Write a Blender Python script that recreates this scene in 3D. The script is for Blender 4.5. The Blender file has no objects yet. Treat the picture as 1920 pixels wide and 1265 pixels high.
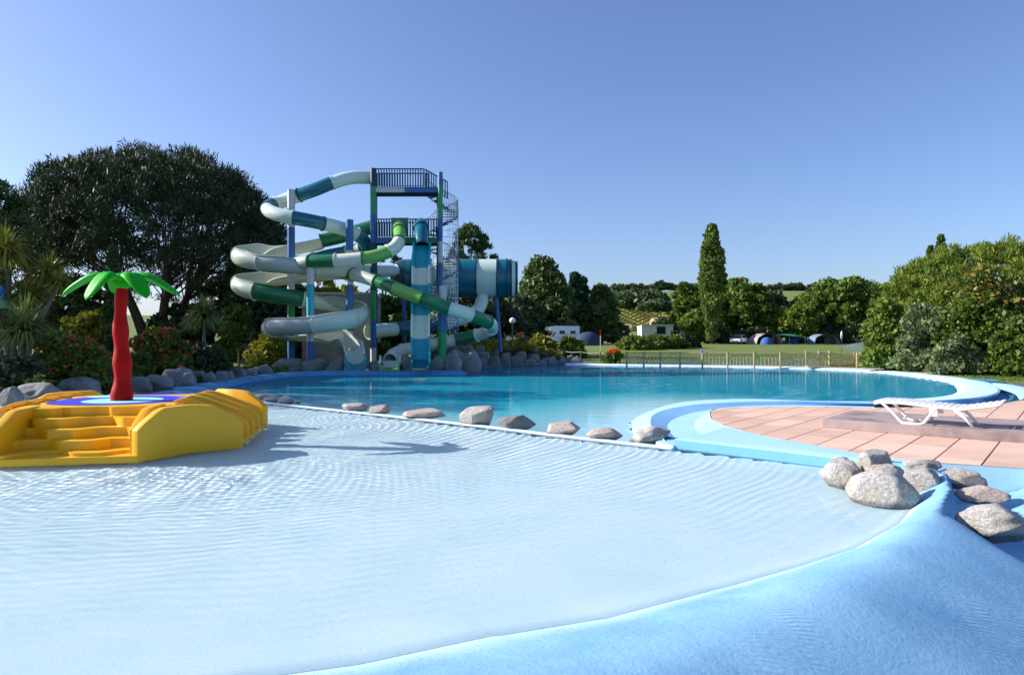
import bpy, bmesh, math, random
import numpy as np
from mathutils import Vector, Matrix, noise
from mathutils.geometry import delaunay_2d_cdt
random.seed(7); rng = np.random.default_rng(7)
sc = bpy.context.scene
col = sc.collection
PI = math.pi
# ---------------------------------------------------------------- camera
H = 1.7          # lens height above the water of the wading pool
FP = 1280.0      # focal length in photo pixels
HY = 640.0       # horizon line in the photo
cam = bpy.data.objects.new('camera', bpy.data.cameras.new('camera')); col.objects.link(cam)
cam.location = (0, 0, H); cam.rotation_euler = (PI/2, 0, 0)
cam.data.sensor_width = 36; cam.data.lens = 36*FP/1920; cam.data.shift_y = (HY-632.5)/1920
cam.data.clip_end = 6000; cam.data.clip_start = .1
sc.camera = cam
# ---------------------------------------------------------------- sky and sun
ORD = ['first', 'second', 'third', 'fourth', 'fifth', 'sixth', 'seventh', 'eighth', 'ninth', 'tenth', 'eleventh', 'twelfth', 'thirteenth', 'fourteenth', 'fifteenth', 'sixteenth']
SUN_DIR = Vector((-.873, .098, .478)).normalized()
world = bpy.data.worlds.new('World'); sc.world = world; world.use_nodes = True
nt = world.node_tree
sky = nt.nodes.new('ShaderNodeTexSky'); sky.sky_type = 'NISHITA'; sky.sun_disc = False
sky.sun_elevation = math.asin(SUN_DIR.z)
sky.sun_rotation = math.atan2(SUN_DIR.x, SUN_DIR.y)
sky.air_density = 1.0; sky.dust_density = 1.2; sky.ozone_density = 5.0; sky.altitude = 0
tint = nt.nodes.new('ShaderNodeMix'); tint.data_type = 'RGBA'; tint.blend_type = 'MULTIPLY'; tint.inputs['Factor'].default_value = 1; tint.inputs['B'].default_value = (1.04, .98, 1.08, 1)
nt.links.new(sky.outputs[0], tint.inputs['A']); nt.links.new(tint.outputs['Result'], nt.nodes['Background'].inputs[0])
nt.nodes['Background'].inputs[1].default_value = .11
sl = bpy.data.lights.new('sun', 'SUN'); sl.energy = 5.0; sl.angle = math.radians(.5); sl.color = (1, .95, .87)
so = bpy.data.objects.new('sun', sl); col.objects.link(so); so.rotation_euler = SUN_DIR.to_track_quat('Z', 'Y').to_euler()
so.location = (0, 0, 60)
sl.cycles.is_caustics_light = True
sc.view_settings.view_transform = 'Standard'; sc.view_settings.look = 'None'
sc.view_settings.exposure = 0.7; sc.view_settings.gamma = 1
sc.view_settings.use_curve_mapping = False
sc.cycles.use_denoising = True
sc.cycles.max_bounces = 10; sc.cycles.transparent_max_bounces = 12
sc.cycles.sample_clamp_indirect = 6
# ---------------------------------------------------------------- helpers
def W(px, py, d):
    """point seen at photo pixel px,py standing d metres away"""
    return Vector(((px-960)/FP*d, d, H-(py-HY)/FP*d))
def G(px, py, z=0.0):
    """point of the level z seen at photo pixel px,py"""
    d = (H-z)*FP/(py-HY)
    return Vector(((px-960)/FP*d, d, z))
def tag(o, label=None, cat=None, group=None, kind=None):
    if label: o['label'] = label
    if cat: o['category'] = cat
    if group: o['group'] = group
    if kind: o['kind'] = kind
    return o
def empty(name, loc=(0, 0, 0), label=None, cat=None, group=None, rz=0):
    o = bpy.data.objects.new(name, None); col.objects.link(o)
    o.location = loc; o.rotation_euler = (0, 0, rz); o.empty_display_size = .2
    return tag(o, label, cat, group)
def link(name, me, m=None, parent=None, loc=None):
    o = bpy.data.objects.new(name, me); col.objects.link(o)
    if m is not None:
        for k in (m if isinstance(m, (list, tuple)) else [m]): me.materials.append(k)
    if parent is not None: o.parent = parent
    if loc is not None: o.location = loc
    return o
class MB:
    def __init__(s): s.v = []; s.f = []; s.mi = []
    def add(s, vs, fs, mi=0):
        b = len(s.v); s.v += [tuple(v) for v in vs]; s.f += [tuple(b+i for i in f) for f in fs]; s.mi += [mi]*len(fs)
        return s
    def box(s, c, size, R=None, mi=0):
        x, y, z = [k/2 for k in size]
        vs = [Vector(p) for p in ((-x,-y,-z),(x,-y,-z),(x,y,-z),(-x,y,-z),(-x,-y,z),(x,-y,z),(x,y,z),(-x,y,z))]
        if R is not None: vs = [R @ v for v in vs]
        c = Vector(c)
        return s.add([v+c for v in vs], [(3,2,1,0),(4,5,6,7),(0,1,5,4),(1,2,6,5),(2,3,7,6),(3,0,4,7)], mi)
    def bar(s, a, b, r, n=6, r2=None, caps=True, mi=0, ph=0):
        a = Vector(a); b = Vector(b); r2 = r if r2 is None else r2
        q = (b-a).to_track_quat('Z', 'Y'); vs = []
        for p, rr in ((a, r), (b, r2)):
            for k in range(n):
                t = 2*PI*k/n+ph; vs.append(p+q @ Vector((rr*math.cos(t), rr*math.sin(t), 0)))
        fs = [(k, (k+1) % n, n+(k+1) % n, n+k) for k in range(n)]
        if caps: fs += [tuple(range(n-1, -1, -1)), tuple(range(n, 2*n))]
        return s.add(vs, fs, mi)
    def tube(s, pts, r, n=8, caps=True, mi=0):
        pts = [Vector(p) for p in pts]; m = len(pts)
        rs = r if isinstance(r, (list, tuple)) else [r]*m
        vs = []; up = None
        for i, p in enumerate(pts):
            t = (pts[min(i+1, m-1)]-pts[max(i-1, 0)]).normalized()
            if up is None:
                up = Vector((0, 0, 1)) if abs(t.z) < .9 else Vector((1, 0, 0))
            up = (up-t*up.dot(t)).normalized(); sd = t.cross(up)
            for k in range(n):
                a = 2*PI*k/n; vs.append(p+(up*math.cos(a)+sd*math.sin(a))*rs[i])
        fs = [(i*n+k, i*n+(k+1) % n, (i+1)*n+(k+1) % n, (i+1)*n+k) for i in range(m-1) for k in range(n)]
        if caps: fs += [tuple(range(n-1, -1, -1)), tuple(range((m-1)*n, m*n))]
        return s.add(vs, fs, mi)
    def lathe(s, prof, n=24, c=(0, 0, 0), mi=0, axis='Z'):
        vs = []
        for r, z in prof:
            for k in range(n):
                a = 2*PI*k/n
                v = (r*math.cos(a), r*math.sin(a), z)
                if axis == 'X': v = (z, r*math.cos(a), r*math.sin(a))
                vs.append(Vector(v)+Vector(c))
        m = len(prof)
        fs = [(i*n+k, i*n+(k+1) % n, (i+1)*n+(k+1) % n, (i+1)*n+k) for i in range(m-1) for k in range(n)]
        return s.add(vs, fs, mi)
    def prism(s, poly, z0, z1, mi=0):
        n = len(poly); vs = [(p[0], p[1], z0) for p in poly]+[(p[0], p[1], z1) for p in poly]
        fs = [(k, (k+1) % n, n+(k+1) % n, n+k) for k in range(n)]+[tuple(range(n-1, -1, -1)), tuple(range(n, 2*n))]
        return s.add(vs, fs, mi)
    def mesh(s, name, smooth=False, bevel=0):
        me = bpy.data.meshes.new(name); me.from_pydata(s.v, [], s.f)
        if any(s.mi): me.polygons.foreach_set('material_index', s.mi)
        me.update()
        bm = bmesh.new(); bm.from_mesh(me)
        bmesh.ops.recalc_face_normals(bm, faces=bm.faces)
        if bevel:
            bmesh.ops.bevel(bm, geom=[e for e in bm.edges if len(e.link_faces) == 2 and e.calc_face_angle(0) > .5], offset=bevel, segments=2, profile=.6, affect='EDGES', clamp_overlap=True)
        bm.to_mesh(me); bm.free()
        if smooth:
            me.polygons.foreach_set('use_smooth', [True]*len(me.polygons))
            if smooth != 'all':
                try: me.set_sharp_from_angle(angle=math.radians(40))
                except Exception: pass
        return me
    def build(s, name, m, parent=None, smooth=False, bevel=0, loc=None):
        return link(name, s.mesh(name, smooth, bevel), m, parent, loc)
def catmull(P, per=8, closed=False):
    P = [Vector(p) for p in P]; out = []; n = len(P)
    for i in range(n if closed else n-1):
        p0 = P[(i-1) % n] if closed or i > 0 else 2*P[0]-P[1]
        p1 = P[i]; p2 = P[(i+1) % n]
        p3 = P[(i+2) % n] if closed or i+2 < n else 2*P[-1]-P[-2]
        for k in range(per):
            t = k/per
            out.append(.5*((2*p1)+(p2-p0)*t+(2*p0-5*p1+4*p2-p3)*t*t+(3*p1-p0-3*p2+p3)*t**3))
    if not closed: out.append(P[-1])
    return out
def resample(P, n):
    P = np.array([tuple(p) for p in P], float); s = np.r_[0, np.cumsum(np.linalg.norm(np.diff(P, axis=0), axis=1))]
    t = np.linspace(0, s[-1], n)
    return np.stack([np.interp(t, s, P[:, k]) for k in range(P.shape[1])], -1)
def loft(rows, n=60, smooth_rows=True):
    """skin between polylines; each row resampled to n points"""
    R = [resample(catmull(r, 6) if smooth_rows else r, n) for r in rows]
    mb = MB(); vs = np.concatenate(R).tolist(); m = len(R)
    fs = [(i*n+k, i*n+k+1, (i+1)*n+k+1, (i+1)*n+k) for i in range(m-1) for k in range(n-1)]
    return mb.add(vs, fs)
def inpoly(X, Y, poly):
    X = np.asarray(X, float); Y = np.asarray(Y, float); r = np.zeros(X.shape, bool); n = len(poly)
    for i in range(n):
        x0, y0 = poly[i][0], poly[i][1]; x1, y1 = poly[(i+1) % n][0], poly[(i+1) % n][1]
        if y0 == y1: continue
        c = ((y0 > Y) != (y1 > Y)) & (X < (x1-x0)*(Y-y0)/(y1-y0)+x0)
        r ^= c
    return r
def pdist(X, Y, line, closed=False):
    """distance to a polyline and the arc fraction of the nearest point"""
    best = np.full(X.shape, 1e9); par = np.zeros(X.shape); n = len(line)
    for i in range(n if closed else n-1):
        x0, y0 = line[i][0], line[i][1]; x1, y1 = line[(i+1) % n][0], line[(i+1) % n][1]
        dx, dy = x1-x0, y1-y0; L = dx*dx+dy*dy+1e-12
        t = np.clip(((X-x0)*dx+(Y-y0)*dy)/L, 0, 1)
        d = np.hypot(X-x0-t*dx, Y-y0-t*dy); k = d < best
        best = np.where(k, d, best); par = np.where(k, i+t, par)
    return best, par
def npmesh(name, V, F, smooth=True):
    """fast mesh from arrays (all faces same size)"""
    V = np.ascontiguousarray(V, np.float32); F = np.ascontiguousarray(F, np.int32)
    me = bpy.data.meshes.new(name); k = F.shape[1]
    me.vertices.add(len(V)); me.vertices.foreach_set('co', V.ravel())
    me.loops.add(F.size); me.loops.foreach_set('vertex_index', F.ravel())
    me.polygons.add(len(F)); me.polygons.foreach_set('loop_start', np.arange(0, F.size, k, dtype=np.int32))
    me.update(calc_edges=True)
    me.polygons.foreach_set('use_smooth', np.full(len(F), bool(smooth)))
    return me
def gridmesh(name, xs, ys, zf, keep=None):
    X, Y = np.meshgrid(xs, ys); Z = zf(X, Y); nx = len(xs)
    V = np.stack([X, Y, Z], -1).reshape(-1, 3)
    i = (np.arange(len(ys)-1)[:, None]*nx+np.arange(nx-1)[None]).ravel()
    F = np.stack([i, i+1, i+nx+1, i+nx], -1)
    if keep is not None:
        ok = keep(X, Y).ravel()
        F = F[ok[F].all(1)]
        used = np.unique(F); mp = np.zeros(len(V), int); mp[used] = np.arange(len(used))
        V = V[used]; F = mp[F]
    return npmesh(name, V, F)
def axis_pts(*segs):
    """segs: (start, end, step) joined"""
    out = []
    for a, b, s in segs:
        n = max(1, int(round((b-a)/s))); out += list(a+(b-a)*np.arange(n)/n)
    out.append(segs[-1][1]); return np.array(out)
# ---------------------------------------------------------------- materials
def mat(name, c, rough=.6, c2=None, scale=5, amt=.5, bump=0, bscale=None, metal=0, spec=.5, detail=6, coat=0, dist=0, stretch=None, subs=0, island=False, c3=None, s3=.5):
    """principled paint: c mixed with c2 by noise, optional bump"""
    m = bpy.data.materials.new(name); m.use_nodes = True; n = m.node_tree; b = n.nodes['Principled BSDF']
    b.inputs['Roughness'].default_value = rough; b.inputs['Metallic'].default_value = metal
    b.inputs['Specular IOR Level'].default_value = spec; b.inputs['Coat Weight'].default_value = coat
    tc = n.nodes.new('ShaderNodeTexCoord'); src = tc.outputs['Object']
    if stretch:
        mp = n.nodes.new('ShaderNodeMapping'); mp.inputs['Scale'].default_value = stretch; n.links.new(src, mp.inputs[0]); src = mp.outputs[0]
    C = (*c, 1)
    if c2 is not None:
        nz = n.nodes.new('ShaderNodeTexNoise'); nz.inputs['Scale'].default_value = scale; nz.inputs['Detail'].default_value = detail; nz.inputs['Distortion'].default_value = dist
        n.links.new(src, nz.inputs['Vector'])
        rp = n.nodes.new('ShaderNodeValToRGB'); rp.color_ramp.elements[0].position = .5-amt/2; rp.color_ramp.elements[1].position = .5+amt/2
        rp.color_ramp.elements[0].color = C; rp.color_ramp.elements[1].color = (*c2, 1)
        n.links.new(nz.outputs[0], rp.inputs[0]); out = rp.outputs[0]
        if c3 is not None:
            n3 = n.nodes.new('ShaderNodeTexNoise'); n3.inputs['Scale'].default_value = s3; n3.inputs['Detail'].default_value = 4; n.links.new(src, n3.inputs['Vector'])
            r3 = n.nodes.new('ShaderNodeValToRGB'); r3.color_ramp.elements[0].position = .48; r3.color_ramp.elements[1].position = .62
            n.links.new(n3.outputs[0], r3.inputs[0])
            mx = n.nodes.new('ShaderNodeMix'); mx.data_type = 'RGBA'; n.links.new(r3.outputs[0], mx.inputs['Factor']); n.links.new(out, mx.inputs['A']); mx.inputs['B'].default_value = (*c3, 1); out = mx.outputs['Result']
        n.links.new(out, b.inputs['Base Color'])
    else: b.inputs['Base Color'].default_value = C
    if bump:
        nb = n.nodes.new('ShaderNodeTexNoise'); nb.inputs['Scale'].default_value = bscale or scale*4; nb.inputs['Detail'].default_value = 8; nb.inputs['Roughness'].default_value = .65
        n.links.new(src, nb.inputs['Vector']); bp = n.nodes.new('ShaderNodeBump'); bp.inputs['Strength'].default_value = 1; bp.inputs['Distance'].default_value = bump
        n.links.new(nb.outputs[0], bp.inputs['Height']); n.links.new(bp.outputs[0], b.inputs['Normal'])
    return m
def leafmat(name, a, b_, trans=.3, rough=.55):
    m = bpy.data.materials.new(name); m.use_nodes = True; n = m.node_tree; b = n.nodes['Principled BSDF']; out = n.nodes['Material Output']
    g = n.nodes.new('ShaderNodeNewGeometry'); rp = n.nodes.new('ShaderNodeValToRGB')
    rp.color_ramp.elements[0].color = (*a, 1); rp.color_ramp.elements[1].color = (*b_, 1)
    n.links.new(g.outputs['Random Per Island'], rp.inputs[0]); n.links.new(rp.outputs[0], b.inputs['Base Color'])
    b.inputs['Roughness'].default_value = rough; b.inputs['Specular IOR Level'].default_value = .25
    tr = n.nodes.new('ShaderNodeBsdfTranslucent'); n.links.new(rp.outputs[0], tr.inputs[0])
    mx = n.nodes.new('ShaderNodeMixShader'); mx.inputs[0].default_value = trans
    n.links.new(b.outputs[0], mx.inputs[1]); n.links.new(tr.outputs[0], mx.inputs[2]); n.links.new(mx.outputs[0], out.inputs[0])
    return m
def watermat(name, tint=(1, 1, 1), bump=0, bscale=6, refl=.4):
    """refracting water surface; reflection weakened as through a polarising filter"""
    m = bpy.data.materials.new(name); m.use_nodes = True; n = m.node_tree; n.nodes.remove(n.nodes['Principled BSDF']); out = n.nodes['Material Output']
    rf = n.nodes.new('ShaderNodeBsdfRefraction'); rf.inputs['IOR'].default_value = 1.33; rf.inputs['Roughness'].default_value = 0; rf.inputs['Color'].default_value = (*tint, 1)
    gl = n.nodes.new('ShaderNodeBsdfGlossy'); gl.inputs['Roughness'].default_value = .02
    fr = n.nodes.new('ShaderNodeFresnel'); fr.inputs['IOR'].default_value = 1.33
    mu = n.nodes.new('ShaderNodeMath'); mu.operation = 'MULTIPLY'; mu.inputs[1].default_value = refl; n.links.new(fr.outputs[0], mu.inputs[0])
    mx = n.nodes.new('ShaderNodeMixShader'); n.links.new(mu.outputs[0], mx.inputs[0]); n.links.new(rf.outputs[0], mx.inputs[1]); n.links.new(gl.outputs[0], mx.inputs[2]); n.links.new(mx.outputs[0], out.inputs[0])
    if bump:
        tc = n.nodes.new('ShaderNodeTexCoord'); nb = n.nodes.new('ShaderNodeTexNoise'); nb.inputs['Scale'].default_value = bscale; nb.inputs['Detail'].default_value = 3
        n.links.new(tc.outputs['Object'], nb.inputs['Vector']); bp = n.nodes.new('ShaderNodeBump'); bp.inputs['Distance'].default_value = bump
        n.links.new(nb.outputs[0], bp.inputs['Height']); n.links.new(bp.outputs[0], gl.inputs['Normal']); n.links.new(bp.outputs[0], fr.inputs['Normal'])
    return m
def wet(m, z0=.0, z1=.035, k=.45):
    """dark wet band just above the water line"""
    n = m.node_tree; b = n.nodes['Principled BSDF']; src = b.inputs['Base Color'].links[0].from_socket
    g = n.nodes.new('ShaderNodeNewGeometry'); sp = n.nodes.new('ShaderNodeSeparateXYZ'); n.links.new(g.outputs['Position'], sp.inputs[0])
    nz = n.nodes.new('ShaderNodeTexNoise'); nz.inputs['Scale'].default_value = 9; ad = n.nodes.new('ShaderNodeMath'); ad.operation = 'MULTIPLY_ADD'; ad.inputs[1].default_value = -.05; n.links.new(nz.outputs[0], ad.inputs[0]); n.links.new(sp.outputs['Z'], ad.inputs[2])
    mr = n.nodes.new('ShaderNodeMapRange'); mr.inputs[1].default_value = z0; mr.inputs[2].default_value = z1; mr.inputs[3].default_value = k; mr.inputs[4].default_value = 1; n.links.new(ad.outputs[0], mr.inputs[0])
    mx = n.nodes.new('ShaderNodeMix'); mx.data_type = 'RGBA'; mx.blend_type = 'MULTIPLY'; mx.inputs['Factor'].default_value = 1; n.links.new(src, mx.inputs['A']); n.links.new(mr.outputs[0], mx.inputs['B']); n.links.new(mx.outputs['Result'], b.inputs['Base Color'])
    return m
M = {}
M['basin'] = mat('pale_pool_paint', (.60, .78, .90), .55, (.68, .83, .93), 1.2, .5, bump=.002, bscale=40)
M['mound'] = mat('blue_pool_paint', (.30, .58, .82), .6, (.37, .65, .87), 1.5, .5, bump=.004, bscale=9, c3=(.27, .53, .78), s3=.7)
M['coping'] = mat('light_blue_coping_paint', (.34, .60, .80), .55, (.42, .67, .85), 2, .6, bump=.003, bscale=25)
M['walls'] = mat('blue_wall_paint', (.05, .24, .47), .5, (.07, .29, .54), 1.5, .6)
def tilemat(name, a, b_):
    m = mat(name, a, .85, b_, 2.2, .7); n = m.node_tree; b = n.nodes['Principled BSDF']
    tc = n.nodes.new('ShaderNodeTexCoord'); mp = n.nodes.new('ShaderNodeMapping'); mp.vector_type = 'TEXTURE'; mp.inputs['Rotation'].default_value = (0, 0, math.atan2(-.64, .77)); n.links.new(tc.outputs['Object'], mp.inputs[0])
    m2 = n.nodes.new('ShaderNodeMapping'); m2.inputs['Scale'].default_value = (1.2, 16, 1); n.links.new(mp.outputs[0], m2.inputs[0])
    nz = n.nodes.new('ShaderNodeTexNoise'); nz.inputs['Scale'].default_value = 2; nz.inputs['Detail'].default_value = 5; n.links.new(m2.outputs[0], nz.inputs[0])
    rp = n.nodes.new('ShaderNodeValToRGB'); rp.color_ramp.elements[0].position = .36; rp.color_ramp.elements[0].color = (.74, .70, .68, 1); rp.color_ramp.elements[1].position = .52; rp.color_ramp.elements[1].color = (1, 1, 1, 1); n.links.new(nz.outputs[0], rp.inputs[0])
    oi = n.nodes.new('ShaderNodeObjectInfo'); r2 = n.nodes.new('ShaderNodeValToRGB'); r2.color_ramp.elements[0].color = (.84, .82, .80, 1); r2.color_ramp.elements[1].color = (1.04, 1.03, 1.03, 1); n.links.new(oi.outputs['Random'], r2.inputs[0])
    m0 = n.nodes.new('ShaderNodeMix'); m0.data_type = 'RGBA'; m0.blend_type = 'MULTIPLY'; m0.inputs['Factor'].default_value = 1; n.links.new(b.inputs['Base Color'].links[0].from_socket, m0.inputs['A']); n.links.new(r2.outputs[0], m0.inputs['B'])
    src = m0.outputs['Result']; mx = n.nodes.new('ShaderNodeMix'); mx.data_type = 'RGBA'; mx.blend_type = 'MULTIPLY'; mx.inputs['Factor'].default_value = 1
    n.links.new(src, mx.inputs['A']); n.links.new(rp.outputs[0], mx.inputs['B']); n.links.new(mx.outputs['Result'], b.inputs['Base Color'])
    bp = n.nodes.new('ShaderNodeBump'); bp.inputs['Distance'].default_value = .004; n.links.new(nz.outputs[0], bp.inputs['Height']); n.links.new(bp.outputs[0], b.inputs['Normal']); return m
M['tile'] = tilemat('pink_concrete', (.64, .42, .32), (.74, .51, .39))
M['tile2'] = tilemat('pale_pink_concrete', (.69, .48, .37), (.78, .56, .44))
M['wallface'] = mat('shaded_wall_paint', (.11, .33, .56), .6, (.15, .39, .63), 2, .6, bump=.004, bscale=20)  # peninsula front face: its weaker light is painted in as a darker blue
M['joint'] = mat('tile_joint', (.16, .09, .06), .9, (.22, .13, .09), 20)
M['plinth'] = mat('mauve_concrete', (.26, .20, .20), .85, (.40, .31, .29), 4, .6, bump=.004, bscale=25, c3=(.20, .15, .15), s3=1.6)
M['grass'] = mat('grass', (.055, .10, .012), .9, (.10, .15, .02), 1.2, .6, bump=.06, bscale=5, c3=(.12, .13, .03), s3=.15)
M['soil'] = mat('soil', (.05, .035, .02), .95, (.09, .06, .035), 3, bump=.05)
M['rock'] = mat('granite', (.26, .245, .23), .85, (.56, .53, .49), 16, .45, bump=.035, bscale=13, c3=(.40, .34, .27), s3=1.8)
M['rock2'] = mat('pinkish_granite', (.31, .24, .20), .85, (.58, .48, .41), 14, .45, bump=.03, bscale=14)
M['rockd'] = mat('grey_boulder', (.13, .14, .15), .85, (.30, .30, .30), 3, .5, bump=.05, bscale=6, c3=(.17, .18, .16), s3=1)
M['white'] = mat('white_plastic', (.82, .80, .80), .35)
M['yellow'] = mat('yellow_plastic', (.84, .45, .002), .45, (.78, .41, .002), 1.5, .6, bump=.001, bscale=60)
M['red'] = mat('red_plastic', (.40, .002, .001), .5, (.35, .002, .001), 3, spec=.15)
M['green'] = mat('green_plastic', (.004, .42, .002), .45, (.004, .37, .002), 3, spec=.2)
for k_ in ('rock', 'rock2'): wet(M[k_])
M['dblue'] = mat('ultramarine_paint', (.03, .03, .62), .5)
M['lilac'] = mat('lilac_paint', (.22, .16, .68), .5)
M['pale'] = mat('pale_cyan_paint', (.34, .76, .86), .5)
# ================================================================ SETTING: pools
ZM = -.12                                   # level of the main pool
def xy(p): return (p[0], p[1])
LIP = [(-14.6, 25.9), (-8.6, 20.7), (-7.3, 19.4), (-4.05, 16.7), (-1.1, 14.2), (.96, 12.3), (2.6, 10.9)]
WALL = [(2.6, 10.9), (3.6, 10.05), (4.57, 9.25)]
RIDGE = [(4.57, 9.25), (5.0, 8.75), (5.1, 8.3), (4.93, 7.7), (4.5, 6.95), (3.88, 6.13), (3.13, 5.26), (2.57, 4.73), (1.94, 4.17), (1.06, 3.49), (.456, 3.07), (-.4, 2.6), (-2, 2.1), (-5, 1.6), (-15, 1)]
RW = [.1, .3, .33, .33, .3, .32, .42, .52, .64, .76, .92, .95, .95, .95, .95]   # width of the inner slope
WADE = LIP[:-1]+WALL[:-1]+RIDGE+[(-15, 18)]
CH = [(5.75, 9.2), (5.5, 8.3), (5.2, 7.4), (4.75, 6.4), (4.55, 5.4), (4.6, 4.2), (4.8, 2), (4.8, -2)]
DECK_F = [G(1332, 775, .15), G(1337, 786, .15), G(1358, 798, .15), G(1437, 818, .15), G(1536, 836, .15), G(1615, 850, .15), G(1714, 864, .15), G(1912, 877, .15), Vector((7.4, 7.75, .15)), Vector((9.5, 7.2, .15)), Vector((14, 6.4, .15)), Vector((30, 4, .15))]
DECK_B = [G(1332, 775, .15), G(1334, 770, .15), G(1345, 766, .15), G(1400, 763, .15), G(1470, 762, .15), G(1540, 762, .15), G(1639, 764, .15), G(1740, 763, .15), G(1853, 759.5, .15), G(1925, 749, .15), Vector((17, 20, .15)), Vector((20, 21.2, .15)), Vector((30, 22, .15))]
MAIN = [(2.6, 10.9), (.96, 12.3), (-1.1, 14.2), (-4.05, 16.7), (-7.3, 19.4), (-8.6, 20.7), (-10.1, 22.0), (-11.0, 26), (-11.6, 31), (-11.3, 35.1), (-10.2, 36.6), (-7, 37.3), (-2.9, 37.6), (-2.6, 39.5), (-2.9, 42.5), (-2.2, 46.6), (0, 50.6), (4.1, 53), (7.9, 51), (12.9, 48.5), (17.5, 45.9), (20.2, 43.2), (21.2, 39.5), (20.7, 35.8), (19.4, 30.5), (17.2, 26.4), (15.3, 23.6), (13.3, 21.6), (10.6, 20.1), (8.9, 20.3), (7.2, 21), (5.4, 20.3), (4.3, 18.9), (3.5, 17.3), (2.8, 15.6), (2.5, 14.2), (2.35, 13.1), (2.42, 12.1)]
# --- heightfield of the wading pool, the painted mound and the gutter beside the deck
def wade_z(X, Y):
    ins = inpoly(X, Y, WADE)
    dr, pr = pdist(X, Y, RIDGE); w = np.interp(pr, range(len(RW)), RW)
    rz = np.interp(pr, [0, 1, 3, 5, 9, 14], [.13, .16, .2, .21, .2, .2])
    u = dr/w
    zin = np.maximum(rz-rz*(np.sqrt(u*u+.12)-.346)*1.2, -.06-.05*np.minimum(dr, 5))
    dl, _ = pdist(X, Y, LIP+WALL[1:])
    zin = np.minimum(zin, rz)
    dc, pc = pdist(X, Y, CH)
    df, _ = pdist(X, Y, [(p[0], p[1]) for p in DECK_F[2:]])
    slope = np.interp(pr, [0, 3.4, 4.4, 5.2, 14], [.6, .6, .44, .40, .38])
    zm = rz-slope*(np.sqrt(dr*dr+.08)-.283)-.035*dr**1.6*(pr > 4.5)
    zd = .14-.16*np.clip(df, 0, 4)
    # which side of the gutter line
    cx = np.interp(-Y, [-p[1] for p in CH], [p[0] for p in CH])
    right = X > cx
    zc = np.where(right, -.34+.42*np.maximum(dc-.12, 0), -.34+.75*np.maximum(dc-.10, 0))
    zside = np.where(right, zd, zm)
    k = .06
    zo = -k*np.log(np.exp(-zside/k)+np.exp(-zc/k))
    z = np.where(ins, zin, zo)
    return z
def wade_keep(X, Y):
    a = inpoly(X, Y, WADE) & ((Y < 14) | (pdist(X, Y, LIP)[0] > .0))
    # outside: the mound side, up to the deck edge
    reg = [(4.35, 9.4), (4.57, 9.25)]+[(p[0], p[1]) for p in DECK_F[5:]]+[(30, -3), (-15, -3), (-15, 1.1)]+[(p[0], p[1]) for p in RIDGE[::-1]]
    b = inpoly(X, Y, reg)
    c = pdist(X, Y, RIDGE)[0] < .12
    return a | b | c
XS = axis_pts((-15, -4, .25), (-4, -1, .1), (-1, 7.6, .045), (7.6, 30, .8)); YS = axis_pts((-3, 2, .12), (2, 9.6, .045), (9.6, 26, .25))
me = gridmesh('wading_pool_basin', XS, YS, wade_z, wade_keep)
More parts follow.
